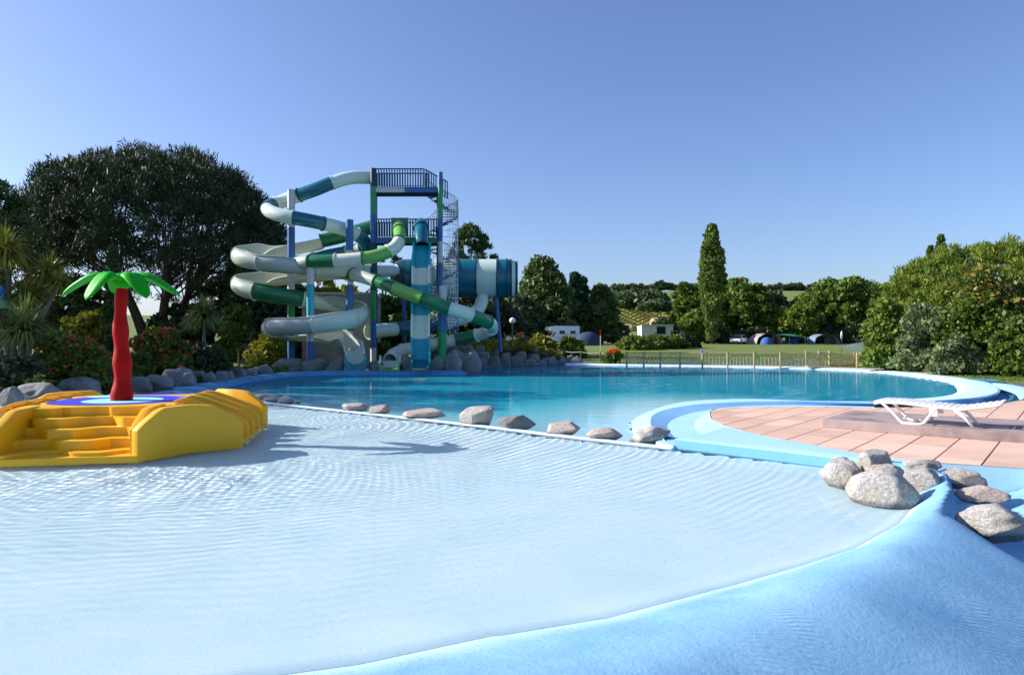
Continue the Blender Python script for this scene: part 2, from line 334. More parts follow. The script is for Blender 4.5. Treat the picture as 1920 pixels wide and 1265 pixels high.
def basinmat():
    """pale floor inside the pool, blue paint outside; trowel marks as fine relief"""
    m = bpy.data.materials.new('pool_shell_paint'); m.use_nodes = True; n = m.node_tree; b = n.nodes['Principled BSDF']
    at = n.nodes.new('ShaderNodeAttribute'); at.attribute_name = 'inside'
    tc = n.nodes.new('ShaderNodeTexCoord'); nz = n.nodes.new('ShaderNodeTexNoise'); nz.inputs['Scale'].default_value = 1.3; nz.inputs['Detail'].default_value = 8
    n.links.new(tc.outputs['Object'], nz.inputs[0])
    def ramp(c0, c1, lo=.38, hi=.62, src=nz.outputs[0]):
        r = n.nodes.new('ShaderNodeValToRGB'); r.color_ramp.elements[0].position = lo; r.color_ramp.elements[1].position = hi
        r.color_ramp.elements[0].color = (*c0, 1); r.color_ramp.elements[1].color = (*c1, 1); n.links.new(src, r.inputs[0]); return r.outputs[0]
    A = ramp((.19, .40, .60), (.26, .48, .67)); B = ramp((.68, .86, .93), (.74, .89, .94))
    mx = n.nodes.new('ShaderNodeMix'); mx.data_type = 'RGBA'; n.links.new(at.outputs['Fac'], mx.inputs['Factor']); n.links.new(A, mx.inputs['A']); n.links.new(B, mx.inputs['B'])
    st = n.nodes.new('ShaderNodeTexNoise'); st.inputs['Scale'].default_value = .9; st.inputs['Detail'].default_value = 12; st.inputs['Roughness'].default_value = .72; st.inputs['Distortion'].default_value = .6; n.links.new(tc.outputs['Object'], st.inputs[0])
    stain = ramp((.80, .84, .88), (1, 1, 1), .36, .56, st.outputs[0])
    ms = n.nodes.new('ShaderNodeMix'); ms.data_type = 'RGBA'; ms.blend_type = 'MULTIPLY'; inv = n.nodes.new('ShaderNodeMath'); inv.operation = 'SUBTRACT'; inv.inputs[0].default_value = 1; n.links.new(at.outputs['Fac'], inv.inputs[1]); n.links.new(inv.outputs[0], ms.inputs['Factor']); n.links.new(mx.outputs['Result'], ms.inputs['A']); n.links.new(stain, ms.inputs['B'])
    sp2 = n.nodes.new('ShaderNodeTexVoronoi'); sp2.inputs['Scale'].default_value = 5; sp2.inputs['Randomness'].default_value = 1; n.links.new(tc.outputs['Object'], sp2.inputs['Vector'])
    pit = ramp((.55, .62, .70), (1, 1, 1), .012, .03, sp2.outputs['Distance'])
    m3 = n.nodes.new('ShaderNodeMix'); m3.data_type = 'RGBA'; m3.blend_type = 'MULTIPLY'; m3.inputs['Factor'].default_value = 1; n.links.new(ms.outputs['Result'], m3.inputs['A']); n.links.new(pit, m3.inputs['B'])
    n.links.new(m3.outputs['Result'], b.inputs['Base Color']); b.inputs['Roughness'].default_value = .85; b.inputs['Specular IOR Level'].default_value = .25
    n2 = n.nodes.new('ShaderNodeTexNoise'); n2.inputs['Scale'].default_value = 22; n2.inputs['Detail'].default_value = 9; n2.inputs['Roughness'].default_value = .7; n2.inputs['Distortion'].default_value = .35
    n.links.new(tc.outputs['Object'], n2.inputs[0])
    wv = n.nodes.new('ShaderNodeTexWave'); wv.wave_type = 'RINGS'; wv.inputs['Scale'].default_value = 9; wv.inputs['Distortion'].default_value = 9; wv.inputs['Detail'].default_value = 3; wv.inputs['Detail Scale'].default_value = .35
    mp = n.nodes.new('ShaderNodeMapping'); mp.inputs['Location'].default_value = (-3.6, -4.6, 0); n.links.new(tc.outputs['Object'], mp.inputs[0]); n.links.new(mp.outputs[0], wv.inputs[0])
    n3 = n.nodes.new('ShaderNodeTexNoise'); n3.inputs['Scale'].default_value = 1.1; n.links.new(tc.outputs['Object'], n3.inputs[0])
    msk = ramp((0, 0, 0), (1, 1, 1), .5, .68, n3.outputs[0])
    ml = n.nodes.new('ShaderNodeMath'); ml.operation = 'MULTIPLY'; n.links.new(wv.outputs['Fac'], ml.inputs[0]); n.links.new(msk, ml.inputs[1])
    b1 = n.nodes.new('ShaderNodeBump'); b1.inputs['Distance'].default_value = .010; b1.inputs['Strength'].default_value = .8; n.links.new(n2.outputs[0], b1.inputs['Height'])
    b2 = n.nodes.new('ShaderNodeBump'); b2.inputs['Distance'].default_value = .004; n.links.new(ml.outputs[0], b2.inputs['Height']); n.links.new(b1.outputs[0], b2.inputs['Normal'])
    n.links.new(b2.outputs[0], b.inputs['Normal'])
    return m
co = np.empty(len(me.vertices)*3, np.float32); me.vertices.foreach_get('co', co); co = co.reshape(-1, 3)
ins = inpoly(co[:, 0], co[:, 1], WADE); dr, pr = pdist(co[:, 0], co[:, 1], RIDGE); w = np.interp(pr, range(len(RW)), RW)
fac = np.where(ins, np.clip((dr/w-.78)/.55, 0, 1)**1.3, 0)
a = me.attributes.new('inside', 'FLOAT', 'POINT'); a.data.foreach_set('value', fac.astype(np.float32))
M['shell'] = basinmat()
basin = tag(link('wading_pool_basin', me, M['shell']), kind='structure')
# --- wading pool water: real ripples
RC = [(-7.5, 11.6, 1.0), (-2.6, 13.6, .9), (-12, 15, 1.0), (-5.5, 6.5, .5)]
def ripple(X, Y):
    Z = np.zeros(X.shape)
    wx = X+.10*np.sin(1.1*Y+.4)+.05*np.sin(2.3*X+1.9*Y); wy = Y+.10*np.sin(.9*X+1.0)+.05*np.sin(2.9*X-1.3*Y)
    far = np.clip((Y-3.5)/6.5, 0, 1); left = np.clip((1.5-X)/7, 0, 1)
    amp = (.05+1.05*far**1.15)*(.5+.5*left)
    # fan of rings off the lip and the island
    for cx, cy, L, A, ph in ((-5.2, 13.6, .185, .0021, .3), (-5.2, 13.6, .127, .0007, 1.3), (-9.5, 16.5, .165, .0011, 2), (-1.5, 16, .15, .0008, .5)):
        r = np.hypot(wx-cx, (wy-cy)*1.15); Z += A*np.sin(2*PI*r/L+ph)*(.55+.45*np.sin(X*.9+Y*.6+ph*3))
    # long nearly straight wave fronts in the left half
    Z += .0020*np.sin(2*PI*(wy*.97-wx*.22)/.215+1)*(.3+.7*left)*(.6+.4*np.sin(X*1.7-Y*.8))
    Z += .0009*np.sin(2*PI*(wy*.85+wx*.5)/.17)*(.3+.7*left)
    Z += .0007*np.sin(2*PI*(wy*.6-wx*.8)/.13+.7)*far
    # choppy patch in front of the island
    chop = np.exp(-(((X+5)/3.2)**2+((Y-8.6)/1.3)**2))
    Z += chop*(.0022*np.sin(2*PI*(wy*.9+wx*.35)/.19)+.0018*np.sin(2*PI*(wy*.7-wx*.75)/.155)+.0012*np.sin(2*PI*(wx*.95+wy*.2)/.12))
    return Z*amp
def wk(X, Y): return inpoly(X, Y, WADE) & (X > -14.9)
XW = axis_pts((-14.8, -9.5, .07), (-9.5, 5.4, .027)); YW = axis_pts((1, 4, .05), (4, 16, .027), (16, 26, .07))
me = gridmesh('wading_pool_water', XW, YW, ripple, wk)
M['water'] = watermat('clear_water', (.97, .995, 1))
wat = tag(link('wading_pool_water', me, M['water']), kind='structure')
# --- lip between the pools
def offset_line(L, d):
    P = [Vector((p[0], p[1], 0)) for p in L]; out = []
    for i, p in enumerate(P):
        t = (P[min(i+1, len(P)-1)]-P[max(i-1, 0)]).normalized(); out.append(p+Vector((-t.y, t.x, 0))*d)
    return out
def zrow(L, z): return [Vector((p[0], p[1], z)) for p in L]
lipL = [(p[0], p[1]) for p in LIP]
mb = loft([zrow(offset_line(lipL, -.16), -.10), zrow(offset_line(lipL, -.14), -.012), zrow(offset_line(lipL, -.08), .012), zrow(offset_line(lipL, .06), .012), zrow(offset_line(lipL, .12), -.02), zrow(offset_line(lipL, .16), -.5)], 120)
tag(mb.build('pool_lip', M['basin'], smooth=True), kind='structure')
# --- front wall of the peninsula (between wading pool and deck) and its sloping top
wl = [Vector((p[0], p[1], 0)) for p in WALL]+[Vector((5.05, 8.85, 0))]
top = [G(1265, 822, .15), G(1440, 842, .15), G(1560, 856, .15), G(1640, 866, .15)]
tag(loft([zrow(top, -.15), zrow(top, .135)], 60).build('peninsula_wall', M['wallface'], smooth=True), kind='structure')
mb = loft([zrow(top, .135), [p+Vector((.015, .02, 0)) for p in zrow(top, .149)],
           [Vector((p[0], p[1], .15)) for p in (G(1290, 822, .15), G(1437, 836, .15), G(1536, 846, .15), G(1640, 860, .15))]], 60)
wallf = tag(mb.build('wall_top', M['coping'], smooth=True), kind='structure')
# --- gutter round the peninsula tip
A0 = [(2.6, 10.92), (2.42, 12.1), (2.35, 13.1), (2.5, 14.2), (2.8, 15.6), (3.5, 17.3), (4.3, 18.9), (5.4, 20.3), (7.2, 21), (8.9, 20.3), (10.6, 20.1)]
B0 = [G(1240, 818, .1), G(1222, 806, .1), G(1216, 792, .1), G(1222, 778, .1), G(1245, 768, .1), G(1290, 760, .1), G(1340, 756, .1), G(1400, 753.5, .1), G(1500, 753, .1), G(1640, 756.5, .1)]
C0 = [G(1267, 822, .02), G(1254, 806, .02), G(1252, 796, .02), G(1264, 785, .02), G(1292, 775, .02), G(1330, 768, .02), G(1365, 763, .02), G(1420, 760, .02), G(1520, 759, .02), G(1640, 761, .02)]
D0 = [G(1332, 827, .03), G(1308, 808, .03), G(1302, 796, .03), G(1308, 786, .03), G(1320, 778, .03), G(1338, 771, .03), G(1372, 765, .03), G(1420, 762, .03), G(1520, 761, .03), G(1640, 763, .03)]
E0 = [G(1437, 819, .148), G(1366, 800, .148), G(1337, 787, .148), G(1331, 776, .148), G(1333, 770, .148), G(1345, 766, .148), G(1400, 763, .148), G(1470, 762, .148), G(1540, 762, .148), G(1639, 764, .148)]
mb = loft([zrow(A0, -.6), zrow(A0, -.06), B0, [p+Vector((.03, -.03, .012)) for p in B0]], 90)
tag(mb.build('gutter_outer_kerb', M['coping'], smooth=True), kind='structure')
mb = loft([[p+Vector((.03, -.03, .012)) for p in B0], C0], 90)
tag(mb.build('gutter_inner_slope', mat('mid_blue_paint', (.22, .46, .74), .6, (.28, .52, .78), 2, bump=.003), smooth=True), kind='structure')
mb = loft([C0, D0], 90)
tag(mb.build('gutter_floor', M['coping'], smooth=True), kind='structure')
mb = loft([D0, [a.lerp(b, .5)+Vector((0, 0, .02)) for a, b in zip([Vector(p) for p in resample(D0, 30)], [Vector(p) for p in resample(E0, 30)])], E0], 90)
tag(mb.build('deck_kerb', M['coping'], smooth=True), kind='structure')
mb = MB(); mb.prism([(2.56, 10.86), (2.38, 11.3), (2.50, 11.56), (2.83, 11.86), (2.95, 11.1)], -.4, .045)
tag(mb.build('gutter_end', M['coping'], bevel=.015), kind='structure')
# front kerb between the wall top and the deck tiles
F1 = [G(1290, 822, .15), G(1437, 836, .15), G(1536, 846, .15), G(1640, 860, .15), G(1714, 868, .15)]
F2 = [G(1360, 800, .152), G(1437, 818, .152), G(1536, 836, .152), G(1615, 850, .152), G(1714, 864, .152)]
tag(loft([F1, F2], 60).build('deck_front_kerb', M['coping'], smooth=True), kind='structure')
# --- main pool shell
n = 260
ml = [Vector((p[0], p[1], 0)) for p in MAIN]
ring = catmull(ml, 6, True)
def ring_loft(rows):
    mb = MB(); m = len(rows[0]); vs = [p for r in rows for p in r]
    return mb.add(vs, [(i*m+k, i*m+(k+1) % m, (i+1)*m+(k+1) % m, (i+1)*m+k) for i in range(len(rows)-1) for k in range(m)])
mb = ring_loft([[Vector((p.x, p.y, -.105)) for p in ring], [Vector((p.x, p.y, -1.5)) for p in ring]])
tag(mb.build('main_pool_wall', M['walls'], smooth=True), kind='structure')
rxy = [(p.x, p.y) for p in ring]
def main_z(X, Y):
    # beach of the main pool deepens away from the lip and the peninsula
    d1, _ = pdist(X, Y, LIP+[(2.4, 12), (2.5, 14.2), (3.5, 17.3), (5.4, 20.3)])
    d2, _ = pdist(X, Y, MAIN[22:30])
    z = -.24-.16*np.minimum(d1, 9)**1.05
    return np.maximum(z, -1.45)
me = gridmesh('main_pool_floor', axis_pts((-13.5, 23, .35)), axis_pts((9.6, 56, .35)), main_z, lambda X, Y: inpoly(X, Y, rxy) | (pdist(X, Y, rxy, True)[0] < .3))
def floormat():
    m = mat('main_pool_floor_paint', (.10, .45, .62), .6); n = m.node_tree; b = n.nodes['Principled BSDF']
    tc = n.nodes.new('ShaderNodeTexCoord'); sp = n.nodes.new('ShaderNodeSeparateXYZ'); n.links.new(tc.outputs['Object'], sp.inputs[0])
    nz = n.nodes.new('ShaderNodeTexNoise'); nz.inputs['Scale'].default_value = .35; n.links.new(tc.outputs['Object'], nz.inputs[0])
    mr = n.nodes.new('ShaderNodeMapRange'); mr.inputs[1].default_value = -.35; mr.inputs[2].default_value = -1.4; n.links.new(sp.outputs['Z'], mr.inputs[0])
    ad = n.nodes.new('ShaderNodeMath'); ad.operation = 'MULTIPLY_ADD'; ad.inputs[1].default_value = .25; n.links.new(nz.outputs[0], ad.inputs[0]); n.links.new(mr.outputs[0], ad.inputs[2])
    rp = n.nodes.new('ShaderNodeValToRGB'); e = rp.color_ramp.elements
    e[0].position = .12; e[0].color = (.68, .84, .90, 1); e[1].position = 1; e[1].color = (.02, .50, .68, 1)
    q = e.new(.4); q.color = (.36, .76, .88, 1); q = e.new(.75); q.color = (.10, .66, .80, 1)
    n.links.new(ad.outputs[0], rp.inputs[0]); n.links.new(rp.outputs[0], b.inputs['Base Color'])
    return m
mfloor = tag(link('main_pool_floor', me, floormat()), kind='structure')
def mripple(X, Y):
    s = np.clip((Y-14)/10, .25, 1)
    Z = .0035*np.sin(2*PI*(Y*.98+X*.15+.25*np.sin(.8*X))/.95)+.0022*np.sin(2*PI*(Y*.9-X*.42+.2*np.sin(1.1*Y))/.62+1)+.0016*np.sin(2*PI*(Y*.75+X*.66)/.47+2)
    return ZM+Z*s*(.6+.4*np.sin(.31*X+.5)*np.sin(.23*Y))
me = gridmesh('main_pool_water', axis_pts((-13.4, 22, .11)), axis_pts((10.8, 30, .10), (30, 54, .16)), mripple, lambda X, Y: inpoly(X, Y, rxy))
M['mwater'] = watermat('turquoise_water', (.88, .99, 1), bump=.003, bscale=5, refl=.72)
mwat = tag(link('main_pool_water', me, M['mwater']), kind='structure')
for o in (wat, mwat): o.cycles.is_caustics_caster = True
for o in bpy.data.objects:
    if o.name in ('wading_pool_basin', 'main_pool_floor', 'main_pool_wall', 'pool_lip', 'peninsula_wall', 'gutter_outer_kerb'): o.cycles.is_caustics_receiver = True
# --- copings of the main pool
def seg(a, b): return [Vector((p[0], p[1], 0)) for p in MAIN[a:b]]
# far and right coping: from the rock mound round to the peninsula
c = seg(17, 29); R0 = offset_line(c, 0)
def off2(L, d): return offset_line([(p.x, p.y) for p in L], d)
mb = loft([zrow(R0, -.5), zrow(R0, -.10), zrow(off2(R0, .12), -.05), zrow(off2(R0, .45), .0), zrow(off2(R0, .85), .0), zrow(off2(R0, 1.25), -.012)], 140)
tag(mb.build('main_pool_coping', mat('pale_coping_paint', (.52, .74, .88), .55, (.60, .80, .90), 2, bump=.003), smooth=True), kind='structure')
# outer slope and trough behind the right part of the coping
c2 = seg(23, 29); q = off2(c2, 1.2)
BACK = [Vector(p) for p in DECK_B[6:10]]
trough = [Vector((20.6, 31, -.0)), Vector((19.4, 27.6, -.2)), Vector((17.4, 24.4, -.24)), Vector((15.0, 21.6, -.24)), Vector((13.0, 19.6, -.2)), Vector((10.8, 18.4, -.08))]
mb = loft([zrow(off2(seg(24, 29), 1.2), .01), trough, [Vector((21.5, 30.5, .02)), Vector((19.6, 25.2, -.2)), Vector((17.6, 22.4, -.2)), Vector((15, 19.9, -.05)), Vector((12.6, 17.9, .13)), Vector((10.3, 16.3, .145))]], 60)
tag(mb.build('overflow_trough', M['walls'], smooth=True), kind='structure')
b1 = [G(1862, 719), G(1888, 721), G(1925, 728), G(1960, 741)]; b2 = [G(1858, 725, -.1), G(1882, 731, -.1), G(1903, 739, -.1), G(1912, 750, -.1)]
mb = loft([[p+Vector((.4, .5, -.02)) for p in b1], [p+Vector((0, 0, .03)) for p in b1], [a.lerp(b, .7)+Vector((0, 0, .05)) for a, b in zip(b1, b2)], b2], 40)
tag(mb.build('overflow_pool_kerb', M['coping'], smooth=True), kind='structure')
mb = MB(); mb.add([Vector((p[0], p[1], -.15)) for p in ((15.4, 21.2), (17.9, 20.6), (20.0, 23.8), (20, 26.5), (19.0, 26.6), (17.2, 23.6))], [tuple(range(6))])
tag(mb.build('overflow_water', M['mwater']), kind='structure')
# left shore: sloping blue wall from the lip round to the tower
c3 = seg(6, 16)
c3 = [Vector((p.x, p.y, 0)) for p in catmull([Vector((-8.7, 20.8, 0))]+c3, 4)]
mb = loft([zrow(off2(c3, 0), -.6), zrow(off2(c3, .05), -.1), zrow(off2(c3, .35), .06), zrow(off2(c3, .7), .10), zrow(off2(c3, 1.5), .02)], 120)
tag(mb.build('left_shore_wall', M['walls'], smooth=True), kind='structure')
# outer rim of the wading pool in the far left corner
mb = loft([[Vector((-15.3, 27, -.1)), Vector((-15.2, 20, -.1)), Vector((-15.1, 8, -.1))], [Vector((-14.9, 26.2, .04)), Vector((-14.8, 20, .04)), Vector((-14.8, 8, .04))], [Vector((-14.6, 26, .04)), Vector((-14.5, 20, .04)), Vector((-14.5, 8, .04))], [Vector((-14.5, 25.9, -.2)), Vector((-14.4, 20, -.2)), Vector((-14.4, 8, -.2))]], 30)
tag(mb.build('wading_pool_rim', M['basin'], smooth=True), kind='structure')
# ================================================================ SETTING: ground
SITE = [(-15.2, -3), (-15.2, 26.6), (-12.2, 24.6), (-12.4, 29), (-12.9, 33), (-12.4, 36.6), (-10.6, 38.2), (-7, 38.8), (-4.2, 39.0), (-4.1, 43), (-3.4, 47.3), (-.8, 51.8), (3.9, 54.2), (8.3, 52.2), (13.3, 49.6), (18.1, 46.9), (21.2, 44), (22.4, 39.8), (21.9, 35.4), (20.6, 30.0), (21.5, 27), (22.4, 24), (24, 22.2), (30, 22), (30, -3)]
SITE = [(p.x, p.y) for p in catmull([Vector((x, y, 0)) for x, y in SITE[1:-4]], 3)]+SITE[-4:]+[(-15.2, -3)]
def terrain(x, y):
    r = math.hypot(x, y)
    z = -.02
    if y > 52: z += 1.3*min(1, (y-52)/60)
    if r > 125:
        t = min(1, (r-125)/205); s = t*t*(3-2*t); hh = 20.5+2*math.sin(x*.011+1.2)+1*math.sin(x*.023)
        hh *= 1-.45*min(1, max(0, (-x-20)/100))
        if y < 0: hh *= .6
        z += s*hh
    z += 1.35*math.exp(-((x+1.2)/4.2)**2-((y-53.5)/3.6)**2)       # rock mound by the slides
    z += .5*min(1, max(0, (-15.5-x)/3))*(1 if 10 < y < 45 else .4)   # planting bed on the left
    z += .5*min(1, max(0, (y-38.8)/3))*(1 if -14 < x < -4 and y < 50 else 0)*0
    return z
pts = []; edges = []
for i, p in enumerate(SITE): pts.append(Vector(p)); edges.append((i, (i+1) % len(SITE)))
def agrid(a): return np.unique(np.concatenate([-a[::-1], a]))
gx = agrid(np.concatenate([np.arange(0, 40, 1.6), np.arange(40, 130, 5), np.arange(130, 400, 14), np.geomspace(420, 3500, 12)]))
gy = np.concatenate([-np.geomspace(2000, 30, 8), np.arange(-20, 12, 4), np.arange(12, 70, 1.6), np.arange(70, 150, 5), np.arange(150, 420, 12), np.geomspace(440, 3500, 12)])
GX, GY = np.meshgrid(gx, gy); GX = GX.ravel(); GY = GY.ravel()
k = ~inpoly(GX, GY, SITE) & (pdist(GX, GY, SITE, True)[0] > .35)
pts += [Vector((float(a), float(b))) for a, b in zip(GX[k], GY[k])]
ov, oe, of, *_ = delaunay_2d_cdt(pts, edges, [], 0, 1e-5)
cx = np.array([sum(ov[i][0] for i in f)/len(f) for f in of]); cy = np.array([sum(ov[i][1] for i in f)/len(f) for f in of])
ki = ~inpoly(cx, cy, SITE)
mb = MB(); mb.add([(v.x, v.y, terrain(v.x, v.y)) for v in ov], [tuple(f) for f, q_ in zip(of, ki) if q_])
def lawnmat():
    m = mat('meadow_and_lawn', (.08, .14, .012), .9, (.14, .20, .024), .9, .6, bump=.05, bscale=6, c3=(.16, .16, .035), s3=.12); n = m.node_tree; b = n.nodes['Principled BSDF']
    src = b.inputs['Base Color'].links[0].from_socket
    tc = n.nodes.new('ShaderNodeTexCoord'); sp = n.nodes.new('ShaderNodeSeparateXYZ'); n.links.new(tc.outputs['Object'], sp.inputs[0])
    gt = n.nodes.new('ShaderNodeMath'); gt.operation = 'LESS_THAN'; gt.inputs[1].default_value = -13; n.links.new(sp.outputs['X'], gt.inputs[0])
    g2 = n.nodes.new('ShaderNodeMath'); g2.operation = 'LESS_THAN'; g2.inputs[1].default_value = 36.5; n.links.new(sp.outputs['Y'], g2.inputs[0])
    mu = n.nodes.new('ShaderNodeMath'); mu.operation = 'MULTIPLY'; n.links.new(gt.outputs[0], mu.inputs[0]); n.links.new(g2.outputs[0], mu.inputs[1])
    mx = n.nodes.new('ShaderNodeMix'); mx.data_type = 'RGBA'; n.links.new(mu.outputs[0], mx.inputs['Factor']); n.links.new(src, mx.inputs['A']); mx.inputs['B'].default_value = (.045, .04, .02, 1)
    n.links.new(mx.outputs['Result'], b.inputs['Base Color']); return m
ground = tag(mb.build('ground', lawnmat(), smooth='all'), kind='structure')
# path of pale slabs behind the far coping
pp = off2(seg(17, 24), 1.2); po = off2(seg(17, 24), 2.4)
tag(loft([zrow(pp, .006), zrow(po, .006)], 60).build('poolside_path', M['tile2']), kind='structure')
# ================================================================ peninsula deck: slabs laid on a bed
DECK = [(p[0], p[1]) for p in DECK_F]+[(p[0], p[1]) for p in DECK_B[:0:-1]]
def inset(poly, d): return poly
me = MB(); me.add([(x, y, .138) for x, y in DECK], [tuple(range(len(DECK)))])
deck = tag(me.build('deck', M['joint']), kind='structure')
mb = MB(); nD = len(DECK); mb.add([(x, y, .15) for x, y in DECK]+[(x, y, -.4) for x, y in DECK], [(k, (k+1) % nD, nD+(k+1) % nD, nD+k) for k in range(nD)])
o = mb.build('edge', M['coping'], deck)
def clip(poly, cell):
    out = list(poly); m = len(cell)
    for i in range(m):
        ax, ay = cell[i]; bx, by = cell[(i+1) % m]; inp = out; out = []
        side = lambda p: (bx-ax)*(p[1]-ay)-(by-ay)*(p[0]-ax)
        for j in range(len(inp)):
            p, q = inp[j], inp[(j+1) % len(inp)]; sp, sq = side(p), side(q)
            if sp >= 0: out.append(p)
            if (sp >= 0) != (sq >= 0):
                t = sp/(sp-sq); out.append((p[0]+(q[0]-p[0])*t, p[1]+(q[1]-p[1])*t))
        if not out: return []
    return out
def area(P): return abs(sum(P[i][0]*P[(i+1) % len(P)][1]-P[(i+1) % len(P)][0]*P[i][1] for i in range(len(P))))/2
TA = Vector((.77, -.64)).normalized(); TB = Vector((-TA.y, TA.x)); O2 = Vector((5.57, 12.25))
big = MB(); nt_ = 0
DE = [(p.x, p.y) for p in [Vector(q) for q in DECK]]
for i in range(-16, 40):
    for j in range(-14, 24):
        a0, a1 = i*.52, (i+1)*.52; b0, b1 = -j*1.04-1.04-.18, -j*1.04-.18; g = .011
        if i % 1 == 0:
            cell = [O2+TA*(a0+g)+TB*(b0+g), O2+TA*(a1-g)+TB*(b0+g), O2+TA*(a1-g)+TB*(b1-g), O2+TA*(a0+g)+TB*(b1-g)]
        cell = [(c.x, c.y) for c in cell]
        if not any(inpoly(np.array([c[0]]), np.array([c[1]]), DE)[0] for c in cell+[((cell[0][0]+cell[2][0])/2, (cell[0][1]+cell[2][1])/2)]): continue
        P = clip(DE, cell)
        if len(P) < 3 or area(P) < .02: continue
        c = (sum(p[0] for p in P)/len(P), sum(p[1] for p in P)/len(P))
        if c[0] > 12.5 or abs(c[0])/max(c[1], .1) > .9: big.add([(x, y, .152) for x, y in P], [tuple(range(len(P)))]); continue
        z1 = .150+random.uniform(0, .003)
        mb = MB(); mb.prism([(p[0]-c[0], p[1]-c[1]) for p in P], -.012, 0)
        mb.build('paving_slab', M['tile'] if random.random() < .6 else M['tile2'], deck, loc=(c[0], c[1], z1)); nt_ += 1
big.build('outer_paving', M['tile2'], deck)['kind'] = 'stuff'
# raised plinth
PL = [O2, O2+TA*3.2, O2+TA*3.2+TB*2.1, O2+TB*2.1]
mb = MB(); mb.prism([(p.x, p.y) for p in PL], .15, .31)
tag(mb.build('concrete_plinth', M['plinth'], bevel=.012), 'low mauve concrete plinth under the white sun lounger on the pink deck', 'plinth')
# ================================================================ rocks
def rockmesh(name, seed, sub=3, flat=.62, rough=.16, el=(1, 1, 1)):
    bm = bmesh.new(); bmesh.ops.create_icosphere(bm, subdivisions=sub, radius=.5); s = Vector((seed*3.7, seed*1.3, seed*.7))
    for v in bm.verts:
        p = v.co.normalized(); d = 1+rough*2.2*(noise.noise(p*1.1+s))+rough*.9*noise.noise(p*2.6+s)+rough*.35*noise.noise(p*7+s)
        # flatten against a few random planes to get facets
        v.co = p*.5*d
    r = random.Random(seed)
    for k in range(15):
        nrm = Vector((r.gauss(0, 1), r.gauss(0, 1), r.gauss(0, .8))).normalized(); h = r.uniform(.33, .47)
        for v in bm.verts:
            e = v.co.dot(nrm)-h
            if e > 0: v.co -= nrm*e*.92
    for v in bm.verts: v.co = Vector((v.co.x*el[0], v.co.y*el[1], v.co.z*flat*el[2]))
    me = bpy.data.meshes.new(name); bm.to_mesh(me); bm.free(); me.polygons.foreach_set('use_smooth', [True]*len(me.polygons)); return me
RM = [rockmesh('boulder', k+1, 3) for k in range(9)]
RM2 = [rockmesh('boulder', k+31, 3) for k in range(4)]
for m_ in RM: m_.materials.append(M['rockd'])
def rock(px, py, wpx, hpx, z=0, label=None, group=None, hi=None, m='rock', d=None, depth=None, rz=None, name='boulder', sink=.25):
    """px,py = middle of the foot of the rock in the photo, wpx,hpx its size there"""
    p = G(px, py, z) if d is None else W(px, py, d)
    s = p.y/FP; w_ = wpx*s; h_ = hpx*s
    if hi is not None:
        me = rockmesh(name, hi, 4, 1.0, .17); me.materials.append(M[m])
    else: me = random.choice(RM)
    o = bpy.data.objects.new(name, me); col.objects.link(o)
    dp = depth or w_*random.uniform(.7, .95)
    k = 1.0 if hi is not None else 1/.62
    hh = h_*(1+sink)
    o.scale = (w_*1.06, dp, hh*k*1.08); o.location = (p.x, p.y+dp*.42, p.z+h_-hh/2)
    o.rotation_euler = (random.uniform(-.12, .12), random.uniform(-.12, .12), random.uniform(-.35, .35) if rz is None else rz)
    return tag(o, label, 'rock', group)
# foreground cluster at the end of the ridge
rock(1597, 916, 74, 52, .03, 'tall grey granite rock on the left of the pile at the end of the ridge', hi=101, depth=.5)
rock(1672, 950, 126, 60, .0, 'largest pale granite rock, lying in front of the pile in the shallow water', hi=108, depth=.6, rz=.1)
rock(1750, 924, 82, 46, .06, 'grey rock with a hollow on top at the right of the pile', hi=103, depth=.5)
rock(1743, 888, 76, 24, .12, 'flat grey rock at the back of the pile', hi=106, depth=.4, rz=.1)
rock(1677, 910, 78, 34, .1, 'smooth orange tinted rock wedged in the middle of the pile', hi=104, m='rock2', depth=.4)
o = rock(1656, 893, 80, 46, .14, 'small angular rock resting on top of the pile', hi=105, depth=.4); o.location.z -= .0; o.rotation_euler[1] = .2
rock(1806, 913, 84, 32, .0, 'long narrow rock beside the pink deck, farthest of the three in the gutter', hi=111, depth=.32, rz=-.6)
rock(1858, 948, 96, 30, .0, 'flat pinkish rock in the middle of the three in the gutter', hi=112, m='rock2', depth=.42, rz=-.3)
rock(1896, 1012, 124, 56, .0, 'large grey rock nearest the camera of the three in the gutter', hi=117, depth=.42, rz=-.75)
# rocks along the lip
LR = [(1226, 830, 80, 25, 'rounded grey rock at the right end of the pool lip beside the gutter', 'rock'), (1136, 824, 66, 20, 'low pinkish brown rock second from the right on the pool lip', 'rock2'),
      (1058, 815, 74, 23, 'broad reddish rock with a rounded top on the pool lip', 'rock2'), (966, 805, 68, 27, 'dark brown pointed rock on the pool lip right of the tallest one', 'rockd'),
      (894, 797, 74, 33, 'tallest rock on the pool lip, pale grey and pointed', 'rock'), (792, 785, 84, 16, 'long flat rock on the pool lip left of the tallest one', 'rock2'),
      (711, 776, 42, 16, 'small brownish rock on the pool lip, right one of a close pair', 'rock2'), (662, 771, 54, 15, 'low grey rock on the pool lip, left one of a close pair', 'rock'),
      (533, 756, 34, 13, 'pale rock at the right end of the small row near the yellow slides', 'rock'), (508, 753, 30, 11, 'brown rock in the middle of the small row near the yellow slides', 'rock2'), (481, 749, 28, 9, 'flat brown rock at the left of the small row near the yellow slides', 'rock2'), (556, 757, 14, 5, 'tiny flat stone at the end of the small row on the lip', 'rock')]
for i, (px, py, w_, h_, lab, mm) in enumerate(LR):
    rock(px, py, w_, h_, .0, lab, 'rocks along the lip between the pools', hi=200+i*3, m=mm)
